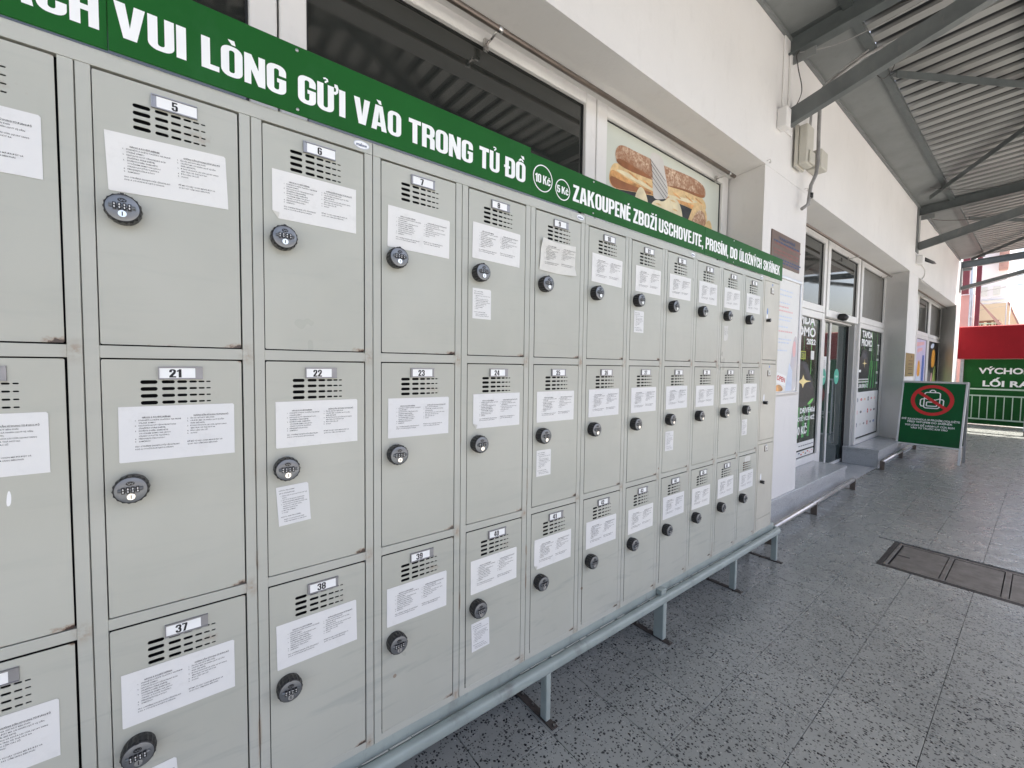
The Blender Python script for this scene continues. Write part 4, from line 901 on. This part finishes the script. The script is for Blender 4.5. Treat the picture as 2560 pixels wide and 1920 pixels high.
board(-.1145, 1.019, 2.080, 2.2500, -.012, 'long green board lettered VUI LÒNG GỬI VÀO TRONG TỦ ĐỒ', [('VUI', -.105, .012, zc0, zc1), ('LÒNG', .039, .210, zc0, zc1), ('GỬI', .237, .354, zc0, zc1), ('VÀO', .377, .514, zc0, zc1), ('TRONG', .538, .765, zc0, zc1), ('TỦ', .791, .875, zc0, zc1), ('ĐỒ', .895, .993, zc0, zc1)])
board(1.0215, 2.3105, 2.082, 2.2360, -.007, 'green board with the circled 10 Kč and 5 Kč prices and ZAKOUPENÉ ZBOŽÍ', [('10 Kč', 1.045, 1.123, 2.138, 2.170), ('5 Kč', 1.159, 1.222, 2.128, 2.156), ('ZAKOUPENÉ', 1.248, 1.629, 2.1155, 2.181), ('ZBOŽÍ', 1.649, 1.840, 2.1155, 2.181), ('USCHOVEJTE,', 1.857, 2.293, 2.1155, 2.181)], ((1.084, 2.1575, .050), (1.1905, 2.143, .041)))
board(2.3115, 3.434, 2.082, 2.2360, -.007, 'green board at the right end lettered PROSÍM, DO ÚLOŽNÝCH SKŘÍNEK', [('PROSÍM,', 2.320, 2.592, 2.1155, 2.181), ('DO', 2.616, 2.712, 2.1155, 2.181), ('ÚLOŽNÝCH', 2.740, 3.074, 2.1155, 2.181), ('SKŘÍNEK', 3.100, 3.384, 2.1155, 2.181)])
# ------------------------------------------------------------------ pillar furniture
t = thing('warning_plaque', (3.885, .25, 2.33), 'brown metal plaque with faded blue and red lettering on the first white pillar', 'plaque')
q = MB(); q.box(3.885, 4.535, .240, .2495, 2.334, 2.615, 'brown_metal'); q.obj('plate', t, .002)
q = MB(); word(q, 'VAROVÁNÍ', 4.03, 4.40, 2.552, 2.580, .2385, 'hazy_blue', .03); q.obj('lettering', t); q = MB()
for k, (z, m_) in enumerate(((2.525, 'hazy_blue'), (2.505, 'hazy_red'), (2.455, 'hazy_red'), (2.425, 'hazy_red'), (2.385, 'hazy_blue'), (2.36, 'hazy_blue'))): 
    x = 3.92+.02*(k % 2)
    while x < 4.49: w = random.uniform(.02, .07); q.xz([(x, z), (x+w, z), (x+w, z+.014), (x, z+.014)], .2387, m_); x += w+.012
q.obj('small_print', t)
t = thing('snap_frame_poster', (3.95, .25, 1.2), 'white poster with an OPEN sign in an aluminium snap frame on the first pillar', 'poster')
q = MB(); a0, a1, c0, c1 = 3.90, 4.585, 1.205, 2.262
q.box(a0, a1, .226, .249, c1-.028, c1, 'aluminium'); q.box(a0, a1, .226, .249, c0, c0+.026, 'aluminium'); q.box(a1-.018, a1, .228, .249, c0+.0265, c1-.0285, 'aluminium'); q.box(a0, a0+.018, .228, .249, c0+.0265, c1-.0285, 'aluminium'); q.obj('frame', t, .004, 2)
q = MB(); q.xz([(a0+.018, c0+.027), (a1-.018, c0+.027), (a1-.018, c1-.028), (a0+.018, c1-.028)], .240, 'paper'); q.obj('sheet', t)
q = MB(); T = Matrix.Translation((0, .2385, 0)) @ FRONT
q.xz(smooth([(4.42, 1.24), (4.39, 1.4), (4.43, 1.6), (4.46, 1.72), (4.52, 1.76), (4.56, 1.70), (4.56, 1.24)]), .2395, 'faint_photo'); q.xz(smooth([(4.44, 1.60), (4.46, 1.70), (4.52, 1.70), (4.53, 1.58), (4.48, 1.54)]), .2392, 'pale_red_print')
q.xz([(4.30, 1.24), (4.46, 1.24), (4.46, 1.42), (4.38, 1.50)], .2393, 'pale_blue_print')
q.xz([(4.075, 1.325), (4.300, 1.285), (4.315, 1.375), (4.10, 1.415)], .2388, 'white_print')
Tt = Matrix.Translation((4.10, .2383, 1.345)) @ FRONT @ Matrix.Rotation(math.radians(-9), 4, 'Z')
q.obj('print', t); q = MB(); word(q, 'OPEN', 0, .185, 0, .044, 0, 'red_print', .03, 'T', T0=Tt); q.obj('lettering', t); q = MB()
q.xz(smooth([(4.06, 1.24), (4.08, 1.30), (4.2, 1.30), (4.28, 1.24)]), .2390, 'bread_crust')
for k, z in enumerate((2.13, 2.09, 2.02, 1.985, 1.95, 1.90, 1.87, 1.81, 1.77, 1.70, 1.67, 1.60)):
    x = 4.06
    while x < 4.40-.03*(k % 4): w = random.uniform(.015, .05); q.xz([(x, z), (x+w, z), (x+w, z+.012), (x, z+.012)], .2391, 'pale_red_print' if k in (3, 4, 8) else 'pale_blue_print'); x += w+.01
q.obj('small_print', t)
# electrical boxes and conduit
t = thing('junction_box', (4.38, .2, 3.2), 'tall beige junction box mounted off the first pillar under the beam', 'junction box')
q = MB(); q.box(4.27, 4.43, .135, .205, 3.235, 3.575, 'beige_box'); q.obj('lid', t, .015, 3)
q = MB(); q.box(4.26, 4.44, .2055, .232, 3.225, 3.585, 'beige_box'); q.obj('back_plate', t, .003)
q = MB(); q.box(4.30, 4.42, .118, .1345, 3.245, 3.35, 'beige_box'); q.obj('terminal_cover', t, .006)
q = MB(); q.box(4.62, 4.80, .13, .249, 3.30, 3.47, 'beige_box'); tag(q.obj('small_wall_box', None, .012, 2), 'small beige box on the wall just right of the tall junction box', 'box')
q = MB(); q.tube([(4.40, .20, 2.885), (4.455, .17, 2.93), (4.468, .165, 3.02), (4.475, .16, 3.10), (4.56, .15, 3.22), (4.60, .15, 3.35), (4.585, .15, 3.55), (4.58, .15, 3.82), (4.56, .14, 3.93), (4.60, .05, 4.03), (4.66, -.04, 4.11), (4.72, -.12, 4.18), (4.80, -.22, 4.24)], [.015]*13, 'cable_grey', 12)
tag(q.obj('conduit'), 'grey cable conduit curving from the junction box up to the canopy', 'conduit')
q = MB(); q.tube([(4.475, .16, 2.99), (4.478, .16, 3.03)], .022, 'black_plastic', 12); tag(q.obj('tape_band'), 'black tape band round the lower end of the grey conduit', 'tape')
q = MB()
for dx_ in (0, .022): q.tube([(4.535+dx_, .21, 3.58), (4.53+dx_, .20, 3.86), (4.56+dx_, .12, 3.99), (4.64, -.02, 4.12), (4.72, -.15, 4.22)], .007, 'cable_grey', 8)
tag(q.obj('cable_pair'), 'pair of thin grey cables rising beside the conduit', 'cable')
def hook(x, z, label):
    q = MB(); pts = [(x, .25, z), (x, .225, z)]+[(x+.014*math.sin(a), .225, z-.014+.014*math.cos(a)) for a in [math.radians(k) for k in range(0, 270, 30)]]
    q.tube(pts, .0028, 'brushed_steel', 6); tag(q.obj('wall_hook'), label, 'hook', 'steel hooks in the pillar')
hook(3.745, 3.13, 'small steel hook beside the corner above the bread poster'); hook(4.60, 3.13, 'small steel hook below the tall junction box')
# ------------------------------------------------------------------ canopy
C = thing('canopy', (4, -2, 4.2), 'grey steel canopy with corrugated deck, beams and sloping struts over the walkway', 'canopy')
zc = lambda y: 4.272+.05*(.25-y)
m = MB()
def sheet(x0, x1, y0, y1, dz, mat, th=.006):
    v = [(x, y, zc(y)+dz+k*th) for k in (0, 1) for y in (y0, y1) for x in (x0, x1)]
    m.add(v, [(0, 2, 3, 1), (4, 5, 7, 6), (0, 1, 5, 4), (2, 6, 7, 3), (0, 4, 6, 2), (1, 3, 7, 5)], mat)
for a, b in ((-7, 4.105), (4.107, 10.005), (10.007, 15.5)):
    m = MB(); sheet(a, b, .248, -.135, -.02, 'strip_panel'); m.obj('wall_strip', C)
    m = MB(); m.box(a, b, .225, .249, zc(.25)-.05, zc(.25)-.021, 'strip_panel'); m.obj('wall_angle', C)
    m = MB(); sheet(a, b, -.12, -.18, -.045, 'beam_paint'); sheet(a, b, -.172, -.180, -.039, 'beam_paint', .035); sheet(a, b, -.12, -.128, -.039, 'beam_paint', .035); m.obj('edge_channel', C)
    # corrugated deck
    m = MB(); pitch = .1925; n = int((b-a)/pitch); v = []; f = []
    prof = []
    for k in range(n): x = a+k*pitch; prof += [(x, 0), (x+.098, 0), (x+.106, .055), (x+.1845, .055)]
    prof.append((a+n*pitch, 0)); prof.append((b+.0015, 0))
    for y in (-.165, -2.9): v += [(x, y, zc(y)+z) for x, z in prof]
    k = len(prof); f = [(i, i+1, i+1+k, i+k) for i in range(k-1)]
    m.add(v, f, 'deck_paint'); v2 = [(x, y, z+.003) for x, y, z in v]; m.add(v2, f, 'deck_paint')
    m.obj('corrugated_deck', C)
    m = MB()
    for y in (-1.05, -2.0, -2.83): m.bar((a, y, zc(y)-.032), (b, y, zc(y)-.032), .06, .06, 'canopy_paint')
    m.obj('purlin', C)
for x in (-1.8, 4.105, 10.005, 15.9):
    lo = .17
    m = MB(); m.ibeam((x, .248, 4.175), (x, -2.9, 4.175+.06*3.15), .10, .165, .012, 'beam_paint'); m.obj('beam', C)
    m = MB(); m.bar((x, .235, 3.575), (x, -2.4, 3.575+.265*2.635), .075, .125 if x < 12 else .09, 'strut_paint'); m.bar((x-.045, .20, 3.512), (x-.045, -2.4, 3.520+.265*2.6), .012, .012, 'strut_paint'); m.obj('strut', C)
    m = MB(); m.box(x-.12, x+.10, .236, .2495, 3.47, 4.26, 'wall_plaster' if x < 10 else 'strip_panel'); m.box(x-.03, x+.03, .215, .2355, 3.60, 4.10, 'wall_plaster'); m.obj('wall_plate', C, .004)
    m = MB(); m.prism([(x-.006, .235), (x+.006, .235), (x+.006, .05), (x-.006, .05)], 4.02, 4.088, 'strip_panel'); m.obj('gusset', C)
for x0, x1, s in ((4.16, 9.95, 1), (10.06, 15.85, 1), (-1.75, 4.05, 1)):
    m = MB(); 
    def L(p, q2):
        m.bar(p, q2, .075, .008, 'beam_paint'); d = (Vector(q2)-Vector(p)).normalized(); c = d.cross(Vector((0, 0, 1))).normalized()*.035
        m.bar(Vector(p)+c+Vector((0, 0, -.032)), Vector(q2)+c+Vector((0, 0, -.032)), .007, .062, 'beam_paint')
    L((x0+1.10, -.22, 4.215), (x0+4.6, -2.3, 4.33)); m.obj('brace', C)
    m = MB(); L((x1-.62, -.0, 4.20), (x1-3.7, -1.78, 4.30)); m.obj('brace', C)
# loose cables under the canopy
def cable(pts, r, mat, label, group='loose cables under the canopy', n=6, sub=8):
    P = [Vector(p) for p in pts]; out = []
    for i in range(len(P)-1):
        p0 = P[max(i-1, 0)]; p1 = P[i]; p2 = P[i+1]; p3 = P[min(i+2, len(P)-1)]
        for k in range(sub):
            t_ = k/sub; out.append(.5*((2*p1)+(-p0+p2)*t_+(2*p0-5*p1+4*p2-p3)*t_*t_+(-p0+3*p1-3*p2+p3)*t_**3))
    out.append(P[-1]); q = MB(); q.tube(out, r, mat, n); return tag(q.obj('cable'), label, 'cable', group)
cable([(4.10, .20, 3.63), (4.16, .16, 3.8), (4.11, .18, 4.0), (4.08, .16, 4.10), (4.15, -.05, 4.19), (4.3, -.5, 4.20), (4.5, -1.2, 4.22)], .004, 'cable_dark', 'thin dark wire hanging from the first beam end beside the pillar')
cable([(4.08, .16, 4.08), (4.25, -.1, 4.10), (4.3, -.6, 4.15), (4.3, -1.4, 4.2)], .004, 'cable_grey', 'pale slack wire running out along the first beam')
cable([(4.85, -.02, 4.02), (4.82, -.13, 4.10), (4.93, -.22, 4.03), (4.98, -.28, 4.16), (4.92, -.2, 4.25)], .0028, 'cable_dark', 'small loop of black wire hanging under the canopy edge channel')
cable([(10.0, .16, 4.06), (10.35, .0, 4.04), (10.9, -.4, 4.09), (11.3, -.8, 4.20), (11.8, -1.3, 4.28)], .006, 'cable_dark', 'dark slack cable sagging beyond the second beam')
cable([(8.9, -.02, 4.20), (9.3, -.4, 4.16), (9.5, -.8, 4.17), (9.4, -1.3, 4.22)], .004, 'cable_dark', 'dark wire drooping just before the second beam')
cable([(10.40, .24, 3.33), (10.75, .238, 3.30), (10.8, .24, 3.2), (10.55, .24, 3.09), (10.45, .24, 3.07), (11.1, .235, 3.04), (12.0, .235, 3.06), (12.8, .24, 3.13)], .006, 'cable_white', 'white cable looping down the wall past the second pillar')
q = MB(); q.box(9.98, 10.16, .16, .249, 3.28, 3.42, 'wall_plaster'); tag(q.obj('camera_mount', None, .01), 'white camera mount below the second beam', 'mount')
q = MB(); q.tube([(10.16, .17, 3.38), (10.50, .10, 3.36), (10.62, .08, 3.355)], [.03, .025, .008], 'black_plastic', 12); tag(q.obj('plug_lamp'), 'small black lamp sticking out of the white mount', 'lamp')
q = MB(); q.box(3.905, 4.00, .175, .249, 3.44, 3.60, 'wall_plaster'); tag(q.obj('wall_block', None, .006), 'white plaster block under the first canopy wall plate', 'block')
# ------------------------------------------------------------------ guard rails
def guard(x0, x1, y0, y1, posts, label):
    t = thing('guard_rail', (x0, y0, 0), label, 'rail', 'low steel rails before the plinth')
    q = MB(); q.tube([(x0, y0, .118), (x1, y1, .118)], .024, 'rail_steel', 20); q.obj('bar', t)
    for x in posts:
        y = y0+(y1-y0)*(x-x0)/(x1-x0); q = MB()
        q.box(x-.005, x+.005, y-.027, y+.027, .0, .130, 'dark_bronze_rod'); q.box(x-.005, x+.005, y+.0275, y+.10, .0, .006, 'dark_bronze_rod'); q.obj('post', t, .002)
guard(3.55, 6.29, .125, .150, (3.75, 4.88, 6.285), 'low stainless rail in front of the granite plinth, left of the entrance')
guard(7.87, 10.45, .172, .196, (7.87, 9.19, 10.43), 'low stainless rail behind the green no backpacks sign')
q = MB(); q.xz([(9.585, 1.335), (10.30, 1.335), (10.30, 1.735), (9.585, 1.735)], .243, 'brass', .006)
q.xz(ell(10.05, 1.68, .05, .03, 3), .2425, 'grey_print')
for k, z in enumerate((1.60, 1.55, 1.53, 1.48, 1.45, 1.38)): q.xz([(9.8, z), (10.15, z), (10.15, z+.012), (9.8, z+.012)], .2424, 'brown_metal' if k < 5 else 'grey_print')
tag(q.obj('brass_plaque'), 'brass plaque on the second pillar above the green no backpacks sign', 'plaque')
# ------------------------------------------------------------------ A-frame sign
def aframe():
    t = thing('pavement_sign', (9.2, -.12, 0), 'green standing sign with a crossed out backpack in a silver frame', 'sign')
    # panel coordinates: u across (towards -y), v up; leaning
    Wd, Hh = .745, 1.035
    o = Vector((9.235, .262, .238)); vdir = Vector((.115, -.0245, 1.03)).normalized(); udir = Vector((.0, -1, -.002)).normalized()
    nd = udir.cross(vdir).normalized()
    T = Matrix(((udir.x, vdir.x, nd.x, o.x), (udir.y, vdir.y, nd.y, o.y), (udir.z, vdir.z, nd.z, o.z), (0, 0, 0, 1)))
    if nd.x > 0: pass
    def pbox(q, u0, u1, v0, v1, n0, n1, mat):
        pts = [T @ Vector((u, v, n)) for n in (n0, n1) for v in (v0, v1) for u in (u0, u1)]
        q.add(pts, [(0, 2, 3, 1), (4, 5, 7, 6), (0, 1, 5, 4), (2, 6, 7, 3), (0, 4, 6, 2), (1, 3, 7, 5)], mat)
    q = MB(); e = .026
    pbox(q, 0, Wd, Hh-e, Hh, -.012, .010, 'aluminium'); pbox(q, 0, Wd, 0, e, -.012, .010, 'aluminium'); pbox(q, 0, e, e+.0005, Hh-e-.0005, -.012, .0095, 'aluminium'); pbox(q, Wd-e, Wd, e+.0005, Hh-e-.0005, -.012, .0095, 'aluminium')
    q.obj('frame', t, .004, 2)
    q = MB(); nx, nz = 14, 20; v = []
    for j in range(nz+1):
        for i in range(nx+1):
            u, w = i/nx, j/nz; bmp = .002*math.sin(9*u+14*w)*math.sin(7*w+2)*(1.6 if w < .35 else .5)
            v.append(T @ Vector((e-.004+u*(Wd-2*e+.008), e-.004+w*(Hh-2*e+.008), .001+bmp)))
    q.add(v, [(j*(nx+1)+i, j*(nx+1)+i+1, (j+1)*(nx+1)+i+1, (j+1)*(nx+1)+i) for j in range(nz) for i in range(nx)], 'green_poster', True)
    q.obj('poster', t)
    q = MB(); Tp = T @ Matrix.Translation((0, 0, .0052))
    cu, cv = .372, .735
    def rr(u0, u1, v0, v1, r, n=5):
        pts = []
        for cx, cy, a in ((u1-r, v1-r, 0), (u0+r, v1-r, 90), (u0+r, v0+r, 180), (u1-r, v0+r, 270)): pts += [(cx+r*math.cos(math.radians(a+k*90/n)), cy+r*math.sin(math.radians(a+k*90/n))) for k in range(n+1)]
        return pts
    w = .0135
    stroke(q, rr(cu-.088, cu+.088, cv-.125, cv+.125, .03), w, 'white_print', Tp, True)
    stroke(q, rr(cu-.058, cu+.058, cv-.092, cv-.028, .012), w, 'white_print', Tp, True)
    stroke(q, [(cu-.088, cv+.03), (cu-.02, cv+.005), (cu+.03, cv+.005), (cu+.088, cv+.03)], w, 'white_print', Tp, z=.0001)
    stroke(q, ell(cu+.028, cv+.005, .008, .008, 10), w*.7, 'white_print', Tp, True, z=.0002)
    stroke(q, [(cu-.03, cv+.128), (cu-.03, cv+.145), (cu-.012, cv+.162), (cu+.012, cv+.162), (cu+.03, cv+.145), (cu+.03, cv+.128)], w, 'white_print', Tp, z=.0002)
    for sgn in (-1, 1): stroke(q, [(cu+sgn*.09, cv+.02), (cu+sgn*.118, cv+.015), (cu+sgn*.13, cv+.0), (cu+sgn*.13, cv-.07), (cu+sgn*.118, cv-.095), (cu+sgn*.09, cv-.1)], w, 'white_print', Tp, z=.0003)
    q.obj('backpack_symbol', t)
    q = MB(); Tr = T @ Matrix.Translation((0, 0, .0062))
    ring(q, cu, cv, .198, .244, 0, 'red_print', Tr, 56); a = math.radians(-38)
    stroke(q, [(cu-.196*math.cos(a), cv-.196*math.sin(a)), (cu+.196*math.cos(a), cv+.196*math.sin(a))], .042, 'red_print', Tr, z=.0003)
    q.obj('prohibition_ring', t)
    Tt = T @ Matrix.Translation((0, 0, .0060))
    for tx, a0, a1, vv in (('SVÉ ZAVAZADLA SI PROSÍM ODLOŽTE', .042, .700, .405), ('PŘED VSTUPEM DO SKŘÍNĚK', .115, .625, .362), ('VUI LÒNG ĐỂ HÀNH LÝ CỦA BẠN', .090, .650, .308), ('VÀO TỦ TRƯỚC KHI VÀO', .160, .580, .265)):
        q = MB(); word(q, tx, a0, a1, vv, vv+.029, 0, 'white_print', .022, 'T', T0=Tt, res=2); q.obj('lettering', t)
    for u in (.012, Wd-.012):
        q = MB(); a = T @ Vector((u, -.245, -.004)); b = T @ Vector((u, Hh-.02, -.016)); a.z = .002
        q.bar(a, T @ Vector((u, .02, -.004)), .032, .012, 'aluminium', (1, 0, 0)); q.obj('leg', t, .002)
    # rear panel leaning the other way
    q = MB()
    for u in (.0, Wd):
        y = .262-u-.02*0
        q.bar((9.62, y-.01 if u == 0 else y+.0, .0), (9.375, y-.03 if u == 0 else y-.02, 1.262), .03, .016, 'aluminium', (1, 0, 0))
    q.bar((9.375, .24, 1.255), (9.375, -.51, 1.255), .02, .03, 'aluminium'); q.bar((9.572, .25, .25), (9.572, -.49, .25), .02, .03, 'aluminium')
    q.add([(9.568, .25, .26), (9.568, -.49, .26), (9.380, -.50, 1.24), (9.380, .235, 1.24)], [(0, 1, 2, 3)], 'green_poster')
    q.obj('rear_frame', t)
aframe()
# ------------------------------------------------------------------ exit barrier
t = thing('exit_barrier', (16.8, -.5, 0), 'green banner lettered VÝCHOD and LỐI RA on a railing under a red box', 'barrier')
q = MB(); q.box(16.35, 17.1, -6.0, .30, 1.765, 2.62, 'red_box'); q.obj('red_fascia', t, .02)
q = MB(); q.box(16.80, 16.812, -4.2, .172, .02, 1.76, 'green_board_far'); q.obj('banner', t)
q = MB(); word(q, 'VÝCHOD', -.105, -1.03, 1.370, 1.528, 16.797, 'white_print', .035, 'W'); q.obj('lettering', t)
q = MB(); word(q, 'LỐI RA', -.190, -1.00, 1.035, 1.190, 16.797, 'white_print', .035, 'W'); q.obj('lettering', t)
q = MB()
q.box(16.72, 16.75, -4.2, .075, .945, .985, 'pale_rail'); q.box(16.72, 16.75, -4.2, .075, .770, .805, 'pale_rail'); q.box(16.72, 16.75, -4.2, .075, .145, .180, 'pale_rail'); q.obj('rail', t)
for k in range(28):
    y = -.022-k*.141; q = MB(); q.box(16.727, 16.743, y-.009, y+.009, .1805, .7695, 'pale_rail'); q.obj('baluster', t)
q = MB(); q.box(16.76, 16.80, .173, .235, 0, 1.76, 'zinc_pipe'); q.obj('post', t)
t = thing('gate_post', (15.9, -.98, 0), 'grey steel gate post on a black castor at the right edge', 'post')
q = MB(); q.box(14.7, 14.76, -1.035, -.965, .10, 1.3, 'zinc_pipe'); q.obj('upright', t, .003)
q = MB(); q.tube([(14.73, -1.02, .055), (14.73, -.97, .055)], .055, 'black_plastic', 20); q.obj('castor', t)
# ------------------------------------------------------------------ background
q = MB(); q.tube([(17.25, .146, 0), (17.25, .146, 5.2)], .034, 'zinc_pipe', 16)
for z in (2.9, 3.74): q.tube([(17.25, .146, z), (17.25, .146, z+.05)], .038, 'zinc_pipe', 16)
tag(q.obj('downpipe'), 'grey downpipe standing just behind the end of the white wall', 'pipe')
q = MB(); q.tube([(17.22, .088, 0), (17.22, .088, 5.2)], .014, 'cable_white', 10); tag(q.obj('white_pole'), 'thin white pole beside the grey downpipe', 'pole')
q = MB(); q.box(18.0, 18.2, .27, .60, 3.7, 5.6, 'maroon_paint'); tag(q.obj('dark_panel'), 'dark maroon panel behind the end of the wall, high up', 'panel')
q = MB(); q.box(18.3, 18.5, .16, .9, 0, 3.69, 'pink_render'); tag(q.obj('pink_wall'), 'pinkish wall strip behind the grey downpipe', 'wall')
q = MB(); q.box(20.0, 20.12, .172, .290, 0, 6.4, 'maroon_paint'); tag(q.obj('red_column'), 'dark red steel column beyond the exit', 'column')
t = thing('tiled_roof_building', (22, .5, 0), 'low building with a sloping terracotta roof and timber balcony beyond the exit', 'building')
q = MB(); q.box(23.2, 26, -.1, 3.5, 0, 3.3, 'timber'); q.obj('wall', t)
q = MB(); v = [(22.0, .46, 4.10), (22.0, -.22, 3.06), (26, -.22, 3.06), (26, .46, 4.10), (22.0, .40, 3.98), (22.0, -.16, 2.98), (26, -.16, 2.98), (26, .40, 3.98)]
q.add(v, [(0, 1, 2, 3), (4, 7, 6, 5), (0, 4, 5, 1), (3, 2, 6, 7), (1, 5, 6, 2), (0, 3, 7, 4)], 'terracotta'); q.obj('roof', t)
for y in (.30, .12, -.04):
    q = MB(); q.box(22.3, 22.36, y-.02, y+.02, 0, 3.2, 'timber'); q.obj('post', t)
q = MB(); q.box(22.2, 22.25, -.15, .45, 3.10, 3.13, 'pale_rail'); q.box(22.2, 22.25, -.15, .45, 2.85, 2.88, 'pale_rail')
for k in range(9): q.box(22.21, 22.24, .42-k*.07, .432-k*.07, 2.88, 3.10, 'pale_rail')
q.obj('balcony_rail', t)
for y in (.2, .02): q = MB(); q.box(23.15, 23.19, y-.05, y+.06, 3.02, 3.24, 'yellow_render'); q.obj('window', t)
t = thing('white_house', (30, 3, 0), 'tall pale rendered house with faint windows behind the tiled roof', 'house')
q = MB(); q.box(30, 38, .065, 9, 0, 10.5, 'pale_render'); q.obj('wall', t)
for zz in (3.2, 4.2, 5.0):
    for yy in (.25, .65): q = MB(); q.box(29.96, 30.0, yy, yy+.22, zz, zz+.42, 'old_label'); q.obj('window', t)
q = MB()
for zz in (3.0, 3.95, 4.75): q.box(29.93, 30.0, .07, 2.5, zz, zz+.04, 'old_label')
q.obj('string_course', t)
t = thing('yellow_gable_house', (26, -.3, 0), 'cream gabled house with a sloping roof edge beyond the exit', 'house')
q = MB(); v = [(27, .9, 0), (27, -.50, 0), (27, -.50, 3.15), (27, -.19, 4.28), (27, -.09, 4.30), (27, .9, 4.30)]; v += [(29, y, z) for _, y, z in v]
q.add(v, [(0, 1, 2, 3, 4, 5), (11, 10, 9, 8, 7, 6)]+[(i, i+6, (i+1) % 6+6, (i+1) % 6) for i in range(6)], 'yellow_render'); q.obj('wall', t)
q = MB(); q.bar((26.9, -.13, 4.32), (26.9, -.53, 3.10), .05, .04, 'terracotta', (1, 0, 0)); q.obj('roof_edge', t)
q = MB(); q.prism([(29.5, .32), (29.5, .03), (29.9, .03), (29.9, .32)], 6.10, 7.4, 'terracotta'); tag(q.obj('chimney'), 'reddish chimney seen high up below the last beam', 'chimney')
q = MB(); q.tube([(24, -.215, 0), (24, -.215, 4.75)], .012, 'zinc_pipe', 8); q.tube([(24, -.26, 0), (24, -.31, 3.9)], .01, 'zinc_pipe', 8); tag(q.obj('wire_mast'), 'thin mast carrying the overhead wires beyond the exit', 'mast')
wl = ['topmost, rising', 'second from the top, nearly level', 'third from the top', 'in the middle of the bundle', 'second from the bottom', 'lowest, sagging slightly']
for k, (z0, z1) in enumerate(((4.62, 4.86), (4.60, 4.66), (4.60, 4.60), (4.30, 4.27), (4.07, 4.05), (3.90, 3.84))):
    q = MB(); pts = [(24, -.21-.13*j, z0+(z1-z0)*j/12*2.0-.012*math.sin(math.pi*j/12)) for j in range(13)]
    q.tube(pts, .006, 'cable_dark', 5)
    pts = [(24.2, -.21+.11*j, z0-.16*j/8+.01*math.sin(j*1.7+k)) for j in range(8)]; q.tube(pts, .005, 'cable_grey', 5)
    tag(q.obj('overhead_wire'), 'overhead wire beyond the exit, '+wl[k], 'wire', 'overhead wires beyond the exit')
# building across the yard (mirrored in the shop windows)
t = thing('opposite_hall', (8, -14, 0), 'pale market hall across the yard with a dark red band, mirrored in the windows', 'building')
q = MB(); q.box(-20, 45, -22, -15, 0, 4.6, 'pale_render'); q.obj('wall', t)
q = MB(); q.box(-20, 45, -15.1, -14.99, 0, 1.9, 'maroon_paint'); q.obj('red_band', t)
print('tiles', tiles, 'objects', len(bpy.data.objects))
